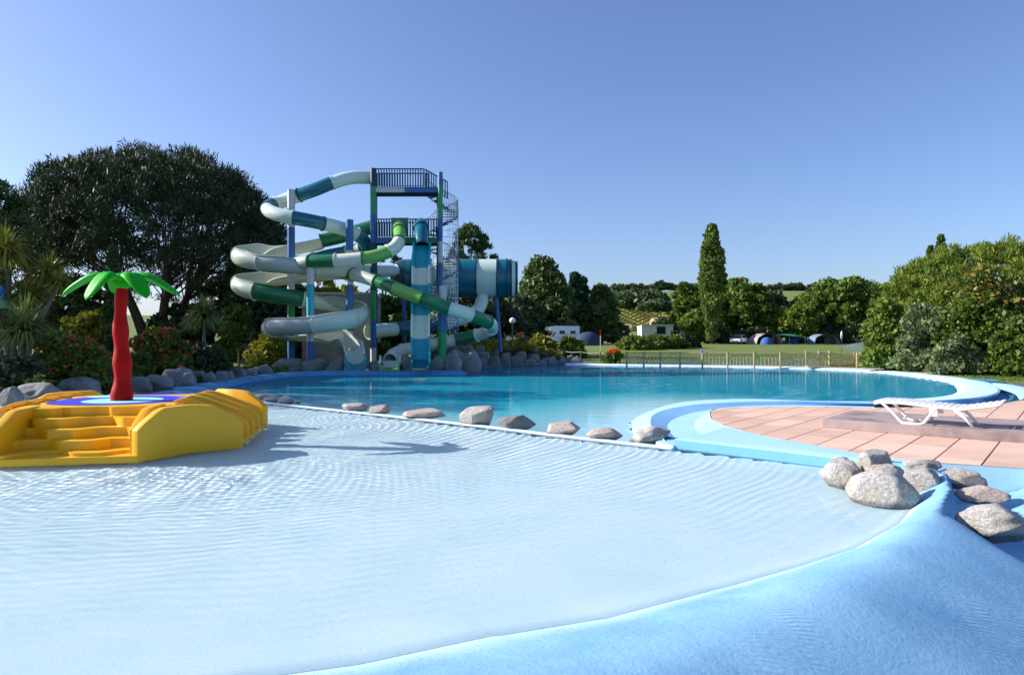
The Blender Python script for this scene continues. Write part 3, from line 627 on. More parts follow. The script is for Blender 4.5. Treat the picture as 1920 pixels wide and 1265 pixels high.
# big rocks on the left shore, then the row in front of the tower
BR = [(8, 768, 46, 40), (52, 762, 84, 36), (128, 747, 84, 36), (186, 738, 44, 30), (208, 733, 46, 28), (250, 734, 56, 30), (290, 732, 66, 32), (330, 726, 72, 36), (365, 716, 34, 24), (350, 703, 40, 16), (388, 718, 30, 20), (410, 715, 28, 20), (374, 700, 26, 14), (396, 700, 24, 14), (424, 712, 26, 18), (420, 699, 26, 14), (444, 708, 30, 20), (466, 706, 28, 16), (488, 702, 40, 19)]
LB = ['large rounded grey rock cut by the left edge of the photo', 'long low grey rock left of the brown topped one', 'large rock with a sunlit brown top behind the yellow structure', 'grey rock left of the red palm trunk', 'grey brown rock right behind the red palm trunk', 'bluish rock just right of the red palm trunk', 'wide grey rock with a yellowish patch on the left shore', 'big slanting grey rock at the left end of the stacked stones']
for i, (px, py, w_, h_) in enumerate(BR):
    if i < 8: rock(px, py, w_, h_, .04, LB[i], 'boulders on the left shore', hi=300+i*5, m='rockd')
    else: rock(px, py, w_, h_, .05, 'small stacked boulder on the left shore, %s from the palm' % ORD[i-8], 'stacked boulders on the left shore')
TR = [(535, 701, 58, 24, 'grey boulder with a tan top at the foot of the left slide post'), (583, 701, 52, 22, 'smooth grey boulder below the pump house wall left of the white runout'), (629, 701, 48, 22, 'rounded grey boulder just left of the curved slide exit'), (702, 701, 32, 20, 'grey boulder between the two curved slide exits'), (760, 701, 24, 24, 'grey boulder left of the straight drop slide'), (817, 701, 30, 26, 'grey boulder right of the straight drop slide'), (846, 700, 34, 36, 'tall boulder right of the slides with dark side'), (878, 704, 54, 36, 'rounded boulder with a sunlit flat top standing out into the water'), (862, 682, 30, 18, 'small boulder above the one with the sunlit top')]
for i, (px, py, w_, h_, lab) in enumerate(TR): rock(px, py, w_*1.08, h_*1.3, 0, lab, 'boulders at the foot of the slides', hi=400+i*7, m='rockd', d=38.3 if i < 5 else 38.7 if i < 7 else 39.5)
# heap of boulders right of the tower
top = lambda x: np.interp(x, [800, 850, 905, 935, 980, 1020, 1062], [686, 664, 645, 648, 657, 664, 672])
rows = [(697, 0), (686, .25), (675, .5), (664, .75), (653, 1)]
RN = ['waterline row', 'second row up', 'middle row', 'fourth row up', 'topmost row']
ng = 0
for r_, (yb, t) in enumerate(rows):
    x = 812+random.uniform(0, 12)+r_*4; kr = 0
    while x < 1075:
        w_ = random.uniform(20, 34); xm = x+w_/2
        base = min(yb, 690+7*(xm < 900)) if r_ == 0 else yb
        if base-6 > top(xm)+1 or r_ == 0:
            h_ = min(random.uniform(15, 21), max(9, base-top(xm)+8))
            d = np.interp(xm, [800, 880, 920, 1060], [42.5, 44.5, 49, 53.5])+t*4.2
            rock(xm, base-random.uniform(0, 3), w_, h_, 0, 'boulder in the %s of the heap beside the tower, %s from left' % (RN[r_], ORD[kr]), 'boulders in the heap right of the slide tower', d=d, sink=.6); ng += 1; kr += 1
        x += w_*.86
print('rocks in heap', ng, 'slabs', nt_)
# ================================================================ water slides
M['s_white'] = mat('mint_white_fibreglass', (.58, .72, .62), .3, (.64, .76, .67), .8, .8, coat=.3)
M['s_cream'] = mat('cream_fibreglass', (.68, .70, .56), .3, (.73, .75, .61), .8, .8, coat=.3)
M['s_blue'] = mat('petrol_blue_fibreglass', (.002, .12, .175), .25, (.004, .145, .205), .8, .8, coat=.4)
M['s_teal'] = mat('turquoise_fibreglass', (.006, .31, .38), .25, (.01, .36, .43), .8, .8, coat=.3)
M['s_green'] = mat('leaf_green_fibreglass', (.16, .40, .07), .28, (.20, .46, .09), .8, .8, coat=.3)
M['s_dgreen'] = mat('dark_green_fibreglass', (.012, .15, .05), .28, (.02, .19, .065), .8, .8, coat=.3)
M['s_grey'] = mat('grey_green_fibreglass', (.42, .50, .43), .3, (.48, .56, .48), .8, .8, coat=.3)
M['s_navy'] = mat('dark_teal_fibreglass', (.008, .05, .065), .25, coat=.4)
M['p_grey'] = mat('grey_white_post_paint', (.52, .50, .50), .5, (.60, .58, .57), 2)
M['p_blue'] = mat('blue_post_paint', (.02, .11, .31), .45, (.03, .135, .36), 2)
M['p_green'] = mat('green_post_paint', (.004, .26, .08), .45, (.006, .30, .10), 2)
M['p_teal'] = mat('teal_post_paint', (.01, .36, .46), .45)
M['p_navy'] = mat('navy_post_paint', (.008, .03, .08), .5)
M['steel'] = mat('blue_steel_rail', (.006, .075, .14), .45, metal=.0)
M['steel2'] = mat('light_blue_steel_mesh', (.12, .25, .42), .45)
M['conc'] = mat('grey_concrete', (.30, .29, .28), .9, (.40, .385, .37), 1.6, .6, bump=.01, bscale=12, c3=(.24, .235, .23), s3=.6)
def frames(P, bank=0.0):
    """P: list of Vectors evenly spaced; returns tangent, side, up per point"""
    n = len(P); F = []
    T = [(P[min(i+1, n-1)]-P[max(i-1, 0)]).normalized() for i in range(n)]
    k = []
    for i in range(n):
        a = T[max(i-2, 0)]; b = T[min(i+2, n-1)]; c = a.x*b.y-a.y*b.x; k.append(c)
    for _ in range(6): k = [k[0]]+[(k[i-1]+2*k[i]+k[i+1])/4 for i in range(1, n-1)]+[k[-1]]
    for i in range(n):
        t = T[i]; u = Vector((0, 0, 1))
        if abs(t.z) > .93: u = Vector((0, 1, 0))*(-1 if t.z < 0 else 1)
        s = t.cross(u).normalized(); u = s.cross(t).normalized()
        ang = max(-.8, min(.8, -k[i]*bank))
        R = Matrix.Rotation(ang, 3, t); F.append((t, R @ s, R @ u))
    return F
def prof_tube(r, n=18): return [(r*math.cos(2*PI*k/n), r*math.sin(2*PI*k/n)) for k in range(n)]
def prof_flume(r, th=.035, n=12, deep=1.0):
    out = []; a0, a1 = math.radians(-180-14), math.radians(14)
    for k in range(n+1):
        a = a0+(a1-a0)*k/n; out.append((r*math.cos(a), r*math.sin(a)*deep))
    o = [(x*(1+th/r), y*(1+th/r)) for x, y in out]
    lip0 = (out[0][0]-.10, out[0][1]+.01); lip1 = (out[-1][0]+.10, out[-1][1]+.01)
    return [lip0]+[(out[0][0], out[0][1]+.02)]+out[1:-1]+[(out[-1][0], out[-1][1]+.02), lip1, (lip1[0], lip1[1]-.05)]+o[::-1]+[(lip0[0], lip0[1]-.05)]
def prof_chute(w, h, th=.05): 
    return [(-w-.12, h), (-w, h), (-w+.03, .06), (-w+.09, 0), (w-.09, 0), (w-.03, .06), (w, h), (w+.12, h), (w+.12, h-.09), (w+th, h-.09), (w+th, -th), (-w-th, -th), (-w-th, h-.09), (-w-.12, h-.09)]
def slide(root, pts, secs, r, bank=1.0, step=.22, nm='tube'):
    """pts: photo pixel + distance; secs: (index of the end point, material, kind)"""
    P0 = [W(*p) for p in pts]; per = 12; C = catmull(P0, per)
    # even spacing, remembering the control index
    A = np.array([tuple(p) for p in C]); s = np.r_[0, np.cumsum(np.linalg.norm(np.diff(A, axis=0), axis=1))]
    n = int(s[-1]/step)+1; t = np.linspace(0, s[-1], n); idx = np.interp(t, s, np.arange(len(C))/per)
    P = [Vector(v) for v in np.stack([np.interp(t, s, A[:, k]) for k in range(3)], -1).tolist()]
    F = frames(P, bank); i0 = 0
    for (e, m, kind) in secs:
        i1 = int(np.searchsorted(idx, e)) if e < len(pts)-1 else n-1
        i1 = min(max(i1, i0+1), n-1)
        if kind == 't': pr = prof_tube(r)
        elif kind == 'f': pr = prof_flume(r*1.14)
        elif kind == 'c': pr = prof_chute(r, .34)
        mb = MB(); k = len(pr); vs = []
        for i in range(i0, i1+1):
            t_, s_, u_ = F[i]; vs += [P[i]+s_*a+u_*b for a, b in pr]
        fs = [(j*k+q, j*k+(q+1) % k, (j+1)*k+(q+1) % k, (j+1)*k+q) for j in range(i1-i0) for q in range(k)]
        mb.add(vs, fs)
        if kind != 't': mb.add([], []); mb.f += [tuple(range(k))[::-1], tuple(range((i1-i0)*k, (i1-i0+1)*k))]; mb.mi += [0, 0]
        name = {'t': 'tube_section', 'f': 'flume_section', 'c': 'chute_section'}[kind]
        so_ = mb.build(name, M[m], root, smooth=True)
        # bolted flange at the end of the section
        t_, s_, u_ = F[i1]; fl = MB()
        if kind == 't':
            q0 = [P[i1]-t_*.035+(s_*a+u_*b)*((r+.055)/r) for a, b in pr]; q1 = [p+t_*.07 for p in q0]; q2 = [P[i1]+t_*.035+(s_*a+u_*b)*.98 for a, b in pr]; q3 = [P[i1]-t_*.035+(s_*a+u_*b)*.98 for a, b in pr]
            rr = [q0, q1, q2, q3]; fl.add([v for q in rr for v in q], [(a*k+j, a*k+(j+1) % k, ((a+1) % 4)*k+(j+1) % k, ((a+1) % 4)*k+j) for a in range(4) for j in range(k)])
            fl.build('flange', M[m if m in ('s_white', 's_cream') else 's_navy' if 'blue' in m or m == 's_teal' else 's_dgreen'], so_, smooth=True)
        elif kind == 'f':
            rr_ = r*1.14+.035; ang = [math.radians(-180+12*j) for j in range(16)]
            a_ = [[P[i1]+t_*z+s_*math.cos(x)*q+u_*math.sin(x)*q for x in ang] for z, q in ((-.04, rr_+.003), (-.04, rr_+.06), (.04, rr_+.06), (.04, rr_+.003))]
            fl.add([v for q in a_ for v in q], [(a*16+j, a*16+j+1, ((a+1) % 4)*16+j+1, ((a+1) % 4)*16+j) for a in range(4) for j in range(15)])
            fl.build('flange', M['s_cream'], so_)
        i0 = i1
        if i0 >= n-1: break
    return P
# --- tower
tw = empty('slide_tower', (-6.5, 43.4, 0), 'tall slide tower with two blue railed platforms on striped posts', 'tower')
def loc(o, root):
    """parent with the root at its place, geometry given in world coordinates"""
    return o
TO = tw.location.copy(); tw.location = (0, 0, 0)
zt, zl = 11.2, 8.1; xl, xr, yf, yb = -8.63, -4.5, 42.0, 43.2
def post(root, px, d, segs, r=.21, wpx=None, n=8, name='post'):
    """segs: [(py_top, py_bottom, material)]"""
    x = (px-960)/FP*d
    for (a, b, m) in segs:
        z1 = H-(a-HY)/FP*d; z0 = max(H-(b-HY)/FP*d, -.3)
        MB().bar((x, d, z0), (x, d, z1), r, n, ph=PI/8).build(name, M[m], root)
post(tw, 700, 42, [(316, 350, 'p_navy'), (350, 401, 'p_green'), (401, 455, 'p_blue'), (455, 545, 'p_navy'), (545, 600, 'p_green'), (600, 652, 'p_blue'), (652, 696, 'p_grey')], .19)
post(tw, 825.5, 41.8, [(323, 348, 'p_blue'), (348, 410, 'p_green'), (410, 453, 'p_blue'), (453, 493, 'p_grey'), (493, 560, 'p_blue'), (560, 696, 'p_green')], .16)
post(tw, 704, 43.2, [(355, 452, 'p_navy'), (452, 690, 'p_navy')], .12); post(tw, 822, 43.2, [(356, 452, 'p_navy'), (452, 690, 'p_navy')], .12)
mb = MB(); mb.box(((xl+xr)/2, (yf+yb)/2, zt-.04), (xr-xl+.1, yb-yf, .08)); mb.build('platform', M['steel'], tw)
mb = MB(); mb.box(((xl+xr)/2, (yf+yb)/2, zl-.04), (xr-xl+.1, yb-yf, .08)); mb.build('platform', M['steel'], tw)
xm = xl+(xr-xl)*.49
MB().box(((xl+xm)/2+.1, yf-.03, zt-.20), (xm-xl-.2, .1, .28)).build('beam', M['p_grey'], tw)
MB().box(((xr+xm)/2, yf-.03, zt-.20), (xr-xm, .1, .28)).build('beam', M['p_blue'], tw)
xm = xl+(xr-xl)*.5
MB().box(((xl+xm)/2+.1, yf-.03, zl-.20), (xm-xl-.2, .1, .32)).build('beam', M['p_blue'], tw)
MB().box(((xr+xm)/2, yf-.03, zl-.20), (xr-xm, .1, .32)).build('beam', M['p_green'], tw)
for z in (zt, zl):
    MB().box((xl, (yf+yb)/2, z-.2), (.1, yb-yf, .28)).build('beam', M['steel'], tw); MB().box((xr, (yf+yb)/2, z-.2), (.1, yb-yf, .28)).build('beam', M['steel'], tw); MB().box(((xl+xr)/2, yb, z-.2), (xr-xl, .1, .28)).build('beam', M['steel'], tw)
def railing(root, a, b, h=1.12, gap=.155, h2=None, name='railing'):
    a = Vector(a); b = Vector(b); L = (b-a).length; n = max(2, int(L/gap)); mb = MB()
    up = Vector((0, 0, h))
    R = MB().bar(a+up, b+up, .04, 6).build(name, M['steel'], root)
    MB().bar(a+Vector((0, 0, .08)), b+Vector((0, 0, .08)), .02, 6).build('bottom_rail', M['steel'], R)
    for i in range(n+1):
        p = a.lerp(b, i/n); mb.bar(p+Vector((0, 0, .08)), p+up, .036, 4, caps=False)
    mb.build('baluster_row', M['steel'], R)['kind'] = 'stuff'
for z, x1 in ((zt, xr-.95), (zl, xr)):
    railing(tw, (xl+.1, yf+.03, z), (x1, yf+.03, z)); railing(tw, (xl+.02, yf, z), (xl+.02, yb, z)); railing(tw, (xl+.1, yb, z), (xr-.8, yb, z))
# chamfered entry hood at the top platform
MB().box((xl+.0, yf+.6, zt+.55), (.10, 1.1, 1.15)).build('entry_panel', M['s_navy'], tw)
MB().box((-6.9, 41.97, zl+.62), (1.05, .05, 1.15)).build('entry_panel', M['s_dgreen'], tw)
# --- spiral stair
st = empty('spiral_staircase', (0, 0, 0), 'blue steel spiral staircase in a bar cage behind the right tower post', 'staircase')
cx_, cy_ = -4.62, 44.4; R_ = 1.1
MB().bar((cx_, cy_, 0), (cx_, cy_, 12.2), .09, 10).build('column', M['p_navy'], st)
nT = 54; z0_ = .25; dz = (zt-z0_)/nT; da = 2*PI/17; a00 = PI*.9-nT*da
hr = []; bal = MB(); me_t = None
for i in range(nT):
    a = a00+i*da; z = z0_+dz*(i+1)
    if me_t is None:
        mb = MB(); pr = []
        for q in range(5): t = -da*.62+da*1.24*q/4; pr.append((R_*math.cos(t), R_*math.sin(t)))
        pr += [(.1*math.cos(da/2), .1*math.sin(da/2)), (.1*math.cos(-da/2), .1*math.sin(-da/2))]
        mb.prism(pr, -.035, .0); me_t = mb.mesh('tread'); me_t.materials.append(M['p_navy'])
    o = bpy.data.objects.new('tread', me_t); col.objects.link(o); o.parent = st; o.location = (cx_, cy_, z); o.rotation_euler = (0, 0, a)
    for k in range(3):
        t = a-da/2+da*(k+.5)/3; zz = z+dz*(k-1)/3; p = Vector((cx_+R_*math.cos(t), cy_+R_*math.sin(t), zz-.05)); bal.bar(p, p+Vector((0, 0, 1.12)), .014, 4, caps=False)
    for k in range(2):
        t = a+da*k/2; hr.append((cx_+R_*math.cos(t), cy_+R_*math.sin(t), z+1.05+dz*k/2))
MB().tube(hr, .026, 6).build('handrail', M['steel2'], st, smooth=True)
MB().tube([(x, y, z-1.05) for x, y, z in hr], .035, 5).build('stringer', M['steel'], st, smooth=True)
bal.build('baluster_row', M['steel'], st)['kind'] = 'stuff'
cage = MB()
for zc in np.arange(1.2, 10.6, .42):
    cage.tube([(cx_+(R_+.03)*math.cos(t), cy_+(R_+.03)*math.sin(t), zc) for t in np.linspace(-1.9, 1.3, 12)], .012, 4)
for t in np.linspace(-1.9, 1.3, 15): cage.bar((cx_+(R_+.03)*math.cos(t), cy_+(R_+.03)*math.sin(t), .8), (cx_+(R_+.03)*math.cos(t), cy_+(R_+.03)*math.sin(t), 10.4 if t > -1 else 8.4), .010, 4)
cage.build('bar_cage', M['steel2'], st)
railing(st, (xr-.9, yf+.1, zt), (xr+.5, yf+.25, zt-.75))
# --- slides
A = empty('enclosed_slide', (0, 0, 0), 'enclosed tube slide in petrol blue and mint white bands winding down from the top platform', 'water slide')
slide(A, [(703, 333, 42.8), (660, 333, 42.3), (625, 342, 42), (590, 356, 41.9), (555, 368, 42), (522, 380, 42), (503, 388, 41.4), (507, 397, 40.5), (532, 405, 40), (560, 410, 40), (600, 418, 40.6), (640, 428, 41.5), (665, 438, 42), (683, 452, 42.5), (681, 466, 43), (650, 473, 43.3), (610, 481, 43.3), (582, 490, 44), (600, 499, 44.8), (640, 504, 45.4), (680, 507, 46), (742, 508, 47.6)],
      [(2, 's_white', 't'), (3.75, 's_blue', 't'), (5, 's_white', 't'), (6.3, 's_blue', 't'), (8.5, 's_white', 't'), (10.1, 's_blue', 't'), (12, 's_white', 't'), (13.6, 's_blue', 't'), (15, 's_grey', 't'), (16.5, 's_blue', 't'), (18, 's_white', 't'), (19.2, 's_blue', 't'), (20.2, 's_white', 't'), (21, 's_white', 't')], .41)
bo = MB(); dB = 48.0
xb = lambda px: (px-960)/FP*dB
zB = H+(HY-520)/FP*dB; rB = 36/FP*dB
def band(x0, x1, m, prof=None, rr=rB):
    pr = prof or [(rr, x0), (rr, x1)]
    return MB().lathe(pr, 40, (0, dB+.6, zB), axis='X').build('tube_section', M[m], A, smooth='all')
band(0, 0, 's_navy', [(.45, xb(731)), (rB*.62, xb(733)), (rB*.86, xb(739)), (rB*.97, xb(749)), (rB, xb(762))])
for a, b, m in ((762, 772, 's_blue'), (772, 806, 's_navy'), (806, 826, 's_white'), (826, 858, 's_white'), (858, 893, 's_blue'), (893, 932, 's_white'), (932, 950, 's_blue')):
    o = band(xb(a), xb(b), m)
    MB().lathe([(rB, xb(b)-.05), (rB+.06, xb(b)-.05), (rB+.06, xb(b)+.05), (rB, xb(b)+.05)], 40, (0, dB+.6, zB), axis='X').build('flange', M['s_navy'], o)
band(0, 0, 's_blue', [(rB, xb(950)), (rB*.985, xb(955)), (rB*.95, xb(960))])
band(0, 0, 's_white', [(rB*.95, xb(959)), (rB*.92, xb(964)), (rB*.86, xb(967))])
for r_, a_, b_ in ((1.01, 956.5, 959.5), (.90, 966.5, 970.5)): MB().lathe([(rB*(r_-.07), xb(a_)), (rB*r_, xb(a_)), (rB*(r_-.01), xb(b_)), (rB*(r_-.10), xb(b_)+.02)], 40, (0, dB+.6, zB), axis='X').build('flange', M['s_navy'], A)
band(0, 0, 's_navy', [(rB*.84, xb(968)), (rB*.5, xb(971)), (.02, xb(971.5))])
slide(A, [(905, 552, 48.4), (900, 575, 48), (880, 592, 47.4), (850, 602, 46.8), (815, 608, 46.2), (775, 613, 45.3), (740, 617, 44), (708, 620, 43.2), (692, 622, 42.7)],
      [(2, 's_white', 't'), (3.3, 's_white', 't'), (4.2, 's_blue', 't'), (5.9, 's_blue', 't'), (8, 's_white', 't')], .44)
for a, b in (((757, 556, 48), (760, 690, 48)), ((930, 552, 48.3), (939, 660, 48.3))):
    MB().bar(W(*a), W(*b), .14, 10).build('support_pole', M['p_blue'], A)
B = empty('open_flume_slide', (0, 0, 0), 'cream and grey open flume slide winding in wide loops to a pale turquoise runout', 'water slide')
slide(B, [(703, 424, 43.6), (672, 433, 43.6), (640, 443, 43.5), (610, 450, 43.3), (570, 459, 43), (520, 466, 42.6), (475, 472, 42), (452, 478, 41), (456, 484, 40.1), (485, 489, 39.6), (530, 495, 39.4), (590, 500, 39.8), (640, 503, 40.5), (668, 504, 41.5), (650, 507, 42.6), (600, 511, 43), (540, 518, 42.9), (480, 525, 42.2), (452, 531, 41), (458, 540, 40.1), (500, 549, 39.7), (560, 558, 40.2), (620, 568, 41.4), (655, 576, 41.7), (674, 584, 40.6), (664, 595, 38.9), (620, 604, 38), (560, 609, 38), (519, 612, 38.7), (508, 616, 39.8), (535, 621, 40.8), (590, 626, 41), (630, 631, 40.6), (655, 640, 39.6), (666, 656, 39.1), (666, 674, 38.4), (666, 688, 37.9)],
      [(3.1, 's_dgreen', 't'), (5, 's_cream', 'f'), (7, 's_cream', 'f'), (9, 's_grey', 'f'), (11, 's_grey', 'f'), (14, 's_grey', 'f'), (16, 's_cream', 'f'), (18, 's_cream', 'f'), (19.6, 's_grey', 'f'), (21, 's_dgreen', 'f'), (22.3, 's_grey', 'f'), (23.6, 's_grey', 'f'), (25, 's_cream', 'f'), (26.5, 's_cream', 'f'), (28.2, 's_grey', 'f'), (30, 's_grey', 'f'), (32, 's_cream', 'f'), (33.3, 's_grey', 'f'), (34.6, 's_white', 'f'), (36, 's_teal', 'f')], .44, bank=2.3)
Cc = empty('striped_slide', (0, 0, 0), 'tube slide in leaf green, dark green and cream bands crossing in front of the tower', 'water slide')
slide(Cc, [(747, 422, 42.2), (748, 430, 41), (750, 446, 40), (740, 464, 39.3), (715, 477, 38.9), (690, 483, 38.7), (640, 488, 38.7), (590, 490, 38.9), (565, 492, 39.3), (552, 495, 40.2), (566, 500, 41.2), (600, 504, 41.4), (640, 510, 41), (680, 519, 40.1), (720, 532, 39.2), (760, 548, 38.5), (800, 563, 38.1), (840, 577, 38), (870, 586, 38.3), (900, 597, 39), (921, 608, 40.2), (918, 619, 41.4), (895, 628, 42.2), (850, 638, 42.3), (815, 645, 42.1), (780, 651, 41.7), (754, 657, 41), (740, 664, 40.2), (732, 674, 39.4)],
      [(1.1, 's_green', 't'), (2.2, 's_green', 't'), (3.4, 's_cream', 't'), (5.1, 's_green', 't'), (6.2, 's_cream', 't'), (7.1, 's_dgreen', 't'), (8.2, 's_grey', 't'), (10.6, 's_grey', 't'), (11.6, 's_cream', 't'), (12.5, 's_dgreen', 't'), (13.6, 's_grey', 't'), (14.4, 's_dgreen', 't'), (15.7, 's_green', 't'), (17, 's_dgreen', 't'), (18.3, 's_cream', 't'), (19.5, 's_dgreen', 't'), (20.6, 's_cream', 't'), (21.9, 's_cream', 't'), (22.8, 's_dgreen', 't'), (24, 's_cream', 't'), (25.8, 's_cream', 't'), (27, 's_cream', 't'), (28, 's_white', 't')], .375)
mb = MB(); q = [W(732, 676, 39.3), W(731, 687, 38.5), W(730, 697, 37.7)]
slide(Cc, [(732, 676, 39.3), (731, 687, 38.6), (730, 693, 37.8)], [(1, 's_white', 'c'), (2, 's_green', 'c')], .5, bank=0)
D = empty('drop_slide', (0, 0, 0), 'straight steep slide in turquoise and pale bands dropping from the lower platform to the water', 'water slide')
slide(D, [(790, 421, 42.2), (790, 425, 41.2), (790, 440, 40.5), (790.5, 462, 39.95)], [(1.2, 's_blue', 't'), (3, 's_blue', 't')], .42, bank=0)
DP = [(791, 460, 40.0), (791, 478, 39.7), (790.5, 500, 39.45), (790.5, 530, 39.15), (790, 560, 38.95), (790, 588, 38.8), (789.5, 612, 38.65), (789.5, 634, 38.5), (789, 655, 38.25), (789, 672, 37.9), (789, 684, 37.4), (789, 690, 36.9)]
slide(D, DP, [(2, 's_teal', 'c'), (3, 's_cream', 'c'), (4.95, 's_teal', 'c'), (6.9, 's_cream', 'c'), (9, 's_teal', 'c'), (11, 's_blue', 'c')], .42, bank=0, step=.15)
# --- free standing slide posts
for px, d, sg, r, lab in (
    (546, 41.5, [(357, 427, 'p_grey'), (427, 486, 'p_blue'), (486, 545, 'p_grey'), (545, 572, 'p_grey'), (572, 640, 'p_green'), (640, 698, 'p_blue')], .225, 'tallest left slide post, pale grey on top and blue below'),
    (655.5, 40.85, [(413, 470, 'p_blue'), (470, 534, 'p_grey'), (534, 583, 'p_blue'), (583, 620, 'p_green'), (620, 698, 'p_grey')], .225, 'middle slide post with blue top standing inside the flume loops'),
    (582, 39.0, [(491, 533, 'p_grey'), (533, 591, 'p_teal'), (591, 640, 'p_grey'), (640, 698, 'p_blue')], .215, 'shorter slide post with turquoise band in front of the pump house'),
    (830.5, 39.0, [(537, 585, 'p_grey'), (585, 622, 'p_blue'), (622, 690, 'p_green')], .215, 'front slide post right of the drop slide, grey then blue then green')):
    e = empty('slide_post', (0, 0, 0), lab, 'post', 'striped posts holding up the slides'); post(e, px, d, sg, r, name='post_section')
    x = (px-960)/FP*d; z1 = H-(sg[0][0]-HY)/FP*d
    MB().bar((x, d, z1), (x, d, z1+.03), r*1.08, 8, ph=PI/8).build('cap', M['p_grey'], e)
# --- pump house
ph = empty('pump_house', (0, 0, 0), 'windowless grey concrete block with flat roof behind the slide posts', 'building')
x0, x1 = (566-960)/FP*43.9, (697-960)/FP*43.9; z1 = H+(HY-552)/FP*43.9
MB().box(((x0+x1)/2, 45.4, z1/2), (x1-x0, 3, z1), None).build('wall', M['conc'], ph, bevel=.03)
MB().box(((x0+x1)/2, 45.4, z1+.06), (x1-x0+.12, 3.12, .13)).build('roof', M['p_grey'], ph, bevel=.02)
# ================================================================ yellow play island
U = Vector((.21, -.977, 0)).normalized(); V = Vector((.977, .21, 0)).normalized(); OI = Vector((-6.8, 11.9, 0)); hp = .68
def I(v, u, z=0): return OI+V*v+U*u+Vector((0, 0, z))
isl = empty('play_island', (0, 0, 0), 'yellow plastic toddler slide island with stairs and short slides in the wading pool', 'play structure')
mb = MB()
oc = [(-1.2, 1.2), (-.92, 1.28), (-.6, 1.22), (-.3, 1.30), (.0, 1.23), (.3, 1.30), (.6, 1.24), (.92, 1.28), (1.2, 1.2), (1.2, -1.2), (.9, -1.2), (-.9, -1.2), (-1.2, -1.2)]
mb.add([I(v, u, hp) for v, u in oc]+[I(v, u, -.1) for v, u in oc], [tuple(range(len(oc)))]+[(k, (k+1) % len(oc), len(oc)+(k+1) % len(oc), len(oc)+k) for k in range(len(oc))])
mb.build('platform', M['yellow'], isl)
def slab(name, line, prof, th=.13, side=1, bev=.02):
    """upright wall along plan line [(v,u)], prof = heights at equal fractions"""
    n = 16; L = resample([(v, u, 0) for v, u in line], n); hs = [prof(k/(n-1)) for k in range(n)]
    mb = MB(); vs = []
    for k in range(n):
        a = L[max(k-1, 0)]; b = L[min(k+1, n-1)]; t = Vector(b)-Vector(a); t.normalize(); nn = Vector((-t.y, t.x, 0))*side
        o = Vector(L[k]); i_ = o+nn*th
        for p, z in ((o, -.1), (o, hs[k]), (i_, hs[k]), (i_, -.1)): vs.append(I(p.x, p.y, z))
    fs = [(k*4+q, k*4+(q+1) % 4, (k+1)*4+(q+1) % 4, (k+1)*4+q) for k in range(n-1) for q in range(4)]+[(0, 1, 2, 3), ((n-1)*4+3, (n-1)*4+2, (n-1)*4+1, (n-1)*4)]
    mb.add(vs, fs); return mb.build(name, M['yellow'], isl, bevel=bev, smooth=True)
def hprof(pts):
    xs = [p[0] for p in pts]; ys = [p[1] for p in pts]; return lambda t: float(np.interp(t, xs, ys))
wedge = hprof([(0, .44), (.04, .50), (.24, .72), (.55, .73), (.74, .70), (.93, .50), (1, .40)])
P_ = lambda p: ((p-OI).dot(V), (p-OI).dot(U))
fold = P_(G(352, 848)); endp = P_(G(457, 838))
slab('wing_wall', [(1.0, 2.5), fold, endp], wedge, side=-1)
slab('wing_wall', [(-1.0, 2.42), (-fold[0], fold[1]), (-endp[0], endp[1])], wedge, side=1)
slab('wing_wall', [(1.0, -2.5), (fold[0], -fold[1]), (endp[0], -endp[1])], wedge, side=1)
slab('wing_wall', [(-1.0, -2.5), (-fold[0], -fold[1]), (-endp[0], -endp[1])], wedge, side=-1)
# inner cheeks of the stairs
cheek = hprof([(0, .44), (.06, .50), (.42, .70), (1, .70)])
slab('stair_cheek', [(.97, 2.38), (.99, 1.1)], cheek, side=1, th=-.12); slab('stair_cheek', [(-.93, 2.36), (-.93, 1.1)], cheek, side=-1, th=-.12)
fin = hprof([(0, .70), (.12, .76), (.3, .72), (.8, .48), (.93, .40), (1, .28)])
for k, u in enumerate((.62, .02, -.60, -1.2)): slab('slide_fin', [(1.0, u), (2.19-.0*k, u)], fin, side=1, th=.09, bev=.02)
for k, u in enumerate((.62, .02, -.60, -1.2)): slab('slide_fin', [(-1.0, u), (-2.19, u)], fin, side=-1, th=.09, bev=.02)
for sg in (1, -1):
    for k, u in enumerate((.93, .36, -.24, -.84)):
        mb = MB(); n = 9; vs = []
        for i in range(n):
            t = i/(n-1); v = 1.15+1.1*t; z = hp*(1-t)**1.0*.95+.03+.02*math.cos(t*PI)
            for du in (-.26, .26): vs.append(I(sg*v, u+du, z))
        mb.add(vs, [(i*2, i*2+1, i*2+3, i*2+2) for i in range(n-1)]); mb.build('slide_bed', M['yellow'], isl, smooth=True)
# wedge tops between stair walls and slides
for sv in (1, -1):
    for su in (1, -1):
        pts_ = [(sv*1.02, su*1.18), (sv*1.05, su*2.3), (sv*fold[0]*.93, su*fold[1]*.97), (sv*endp[0]*.8, su*endp[1]), (sv*1.2, su*.95)]
        MB().add([I(v, u, z) for (v, u), z in zip(pts_, (.66, .36, .6, .5, .66))], [tuple(range(5))]).build('wing_top', M['yellow'], isl)
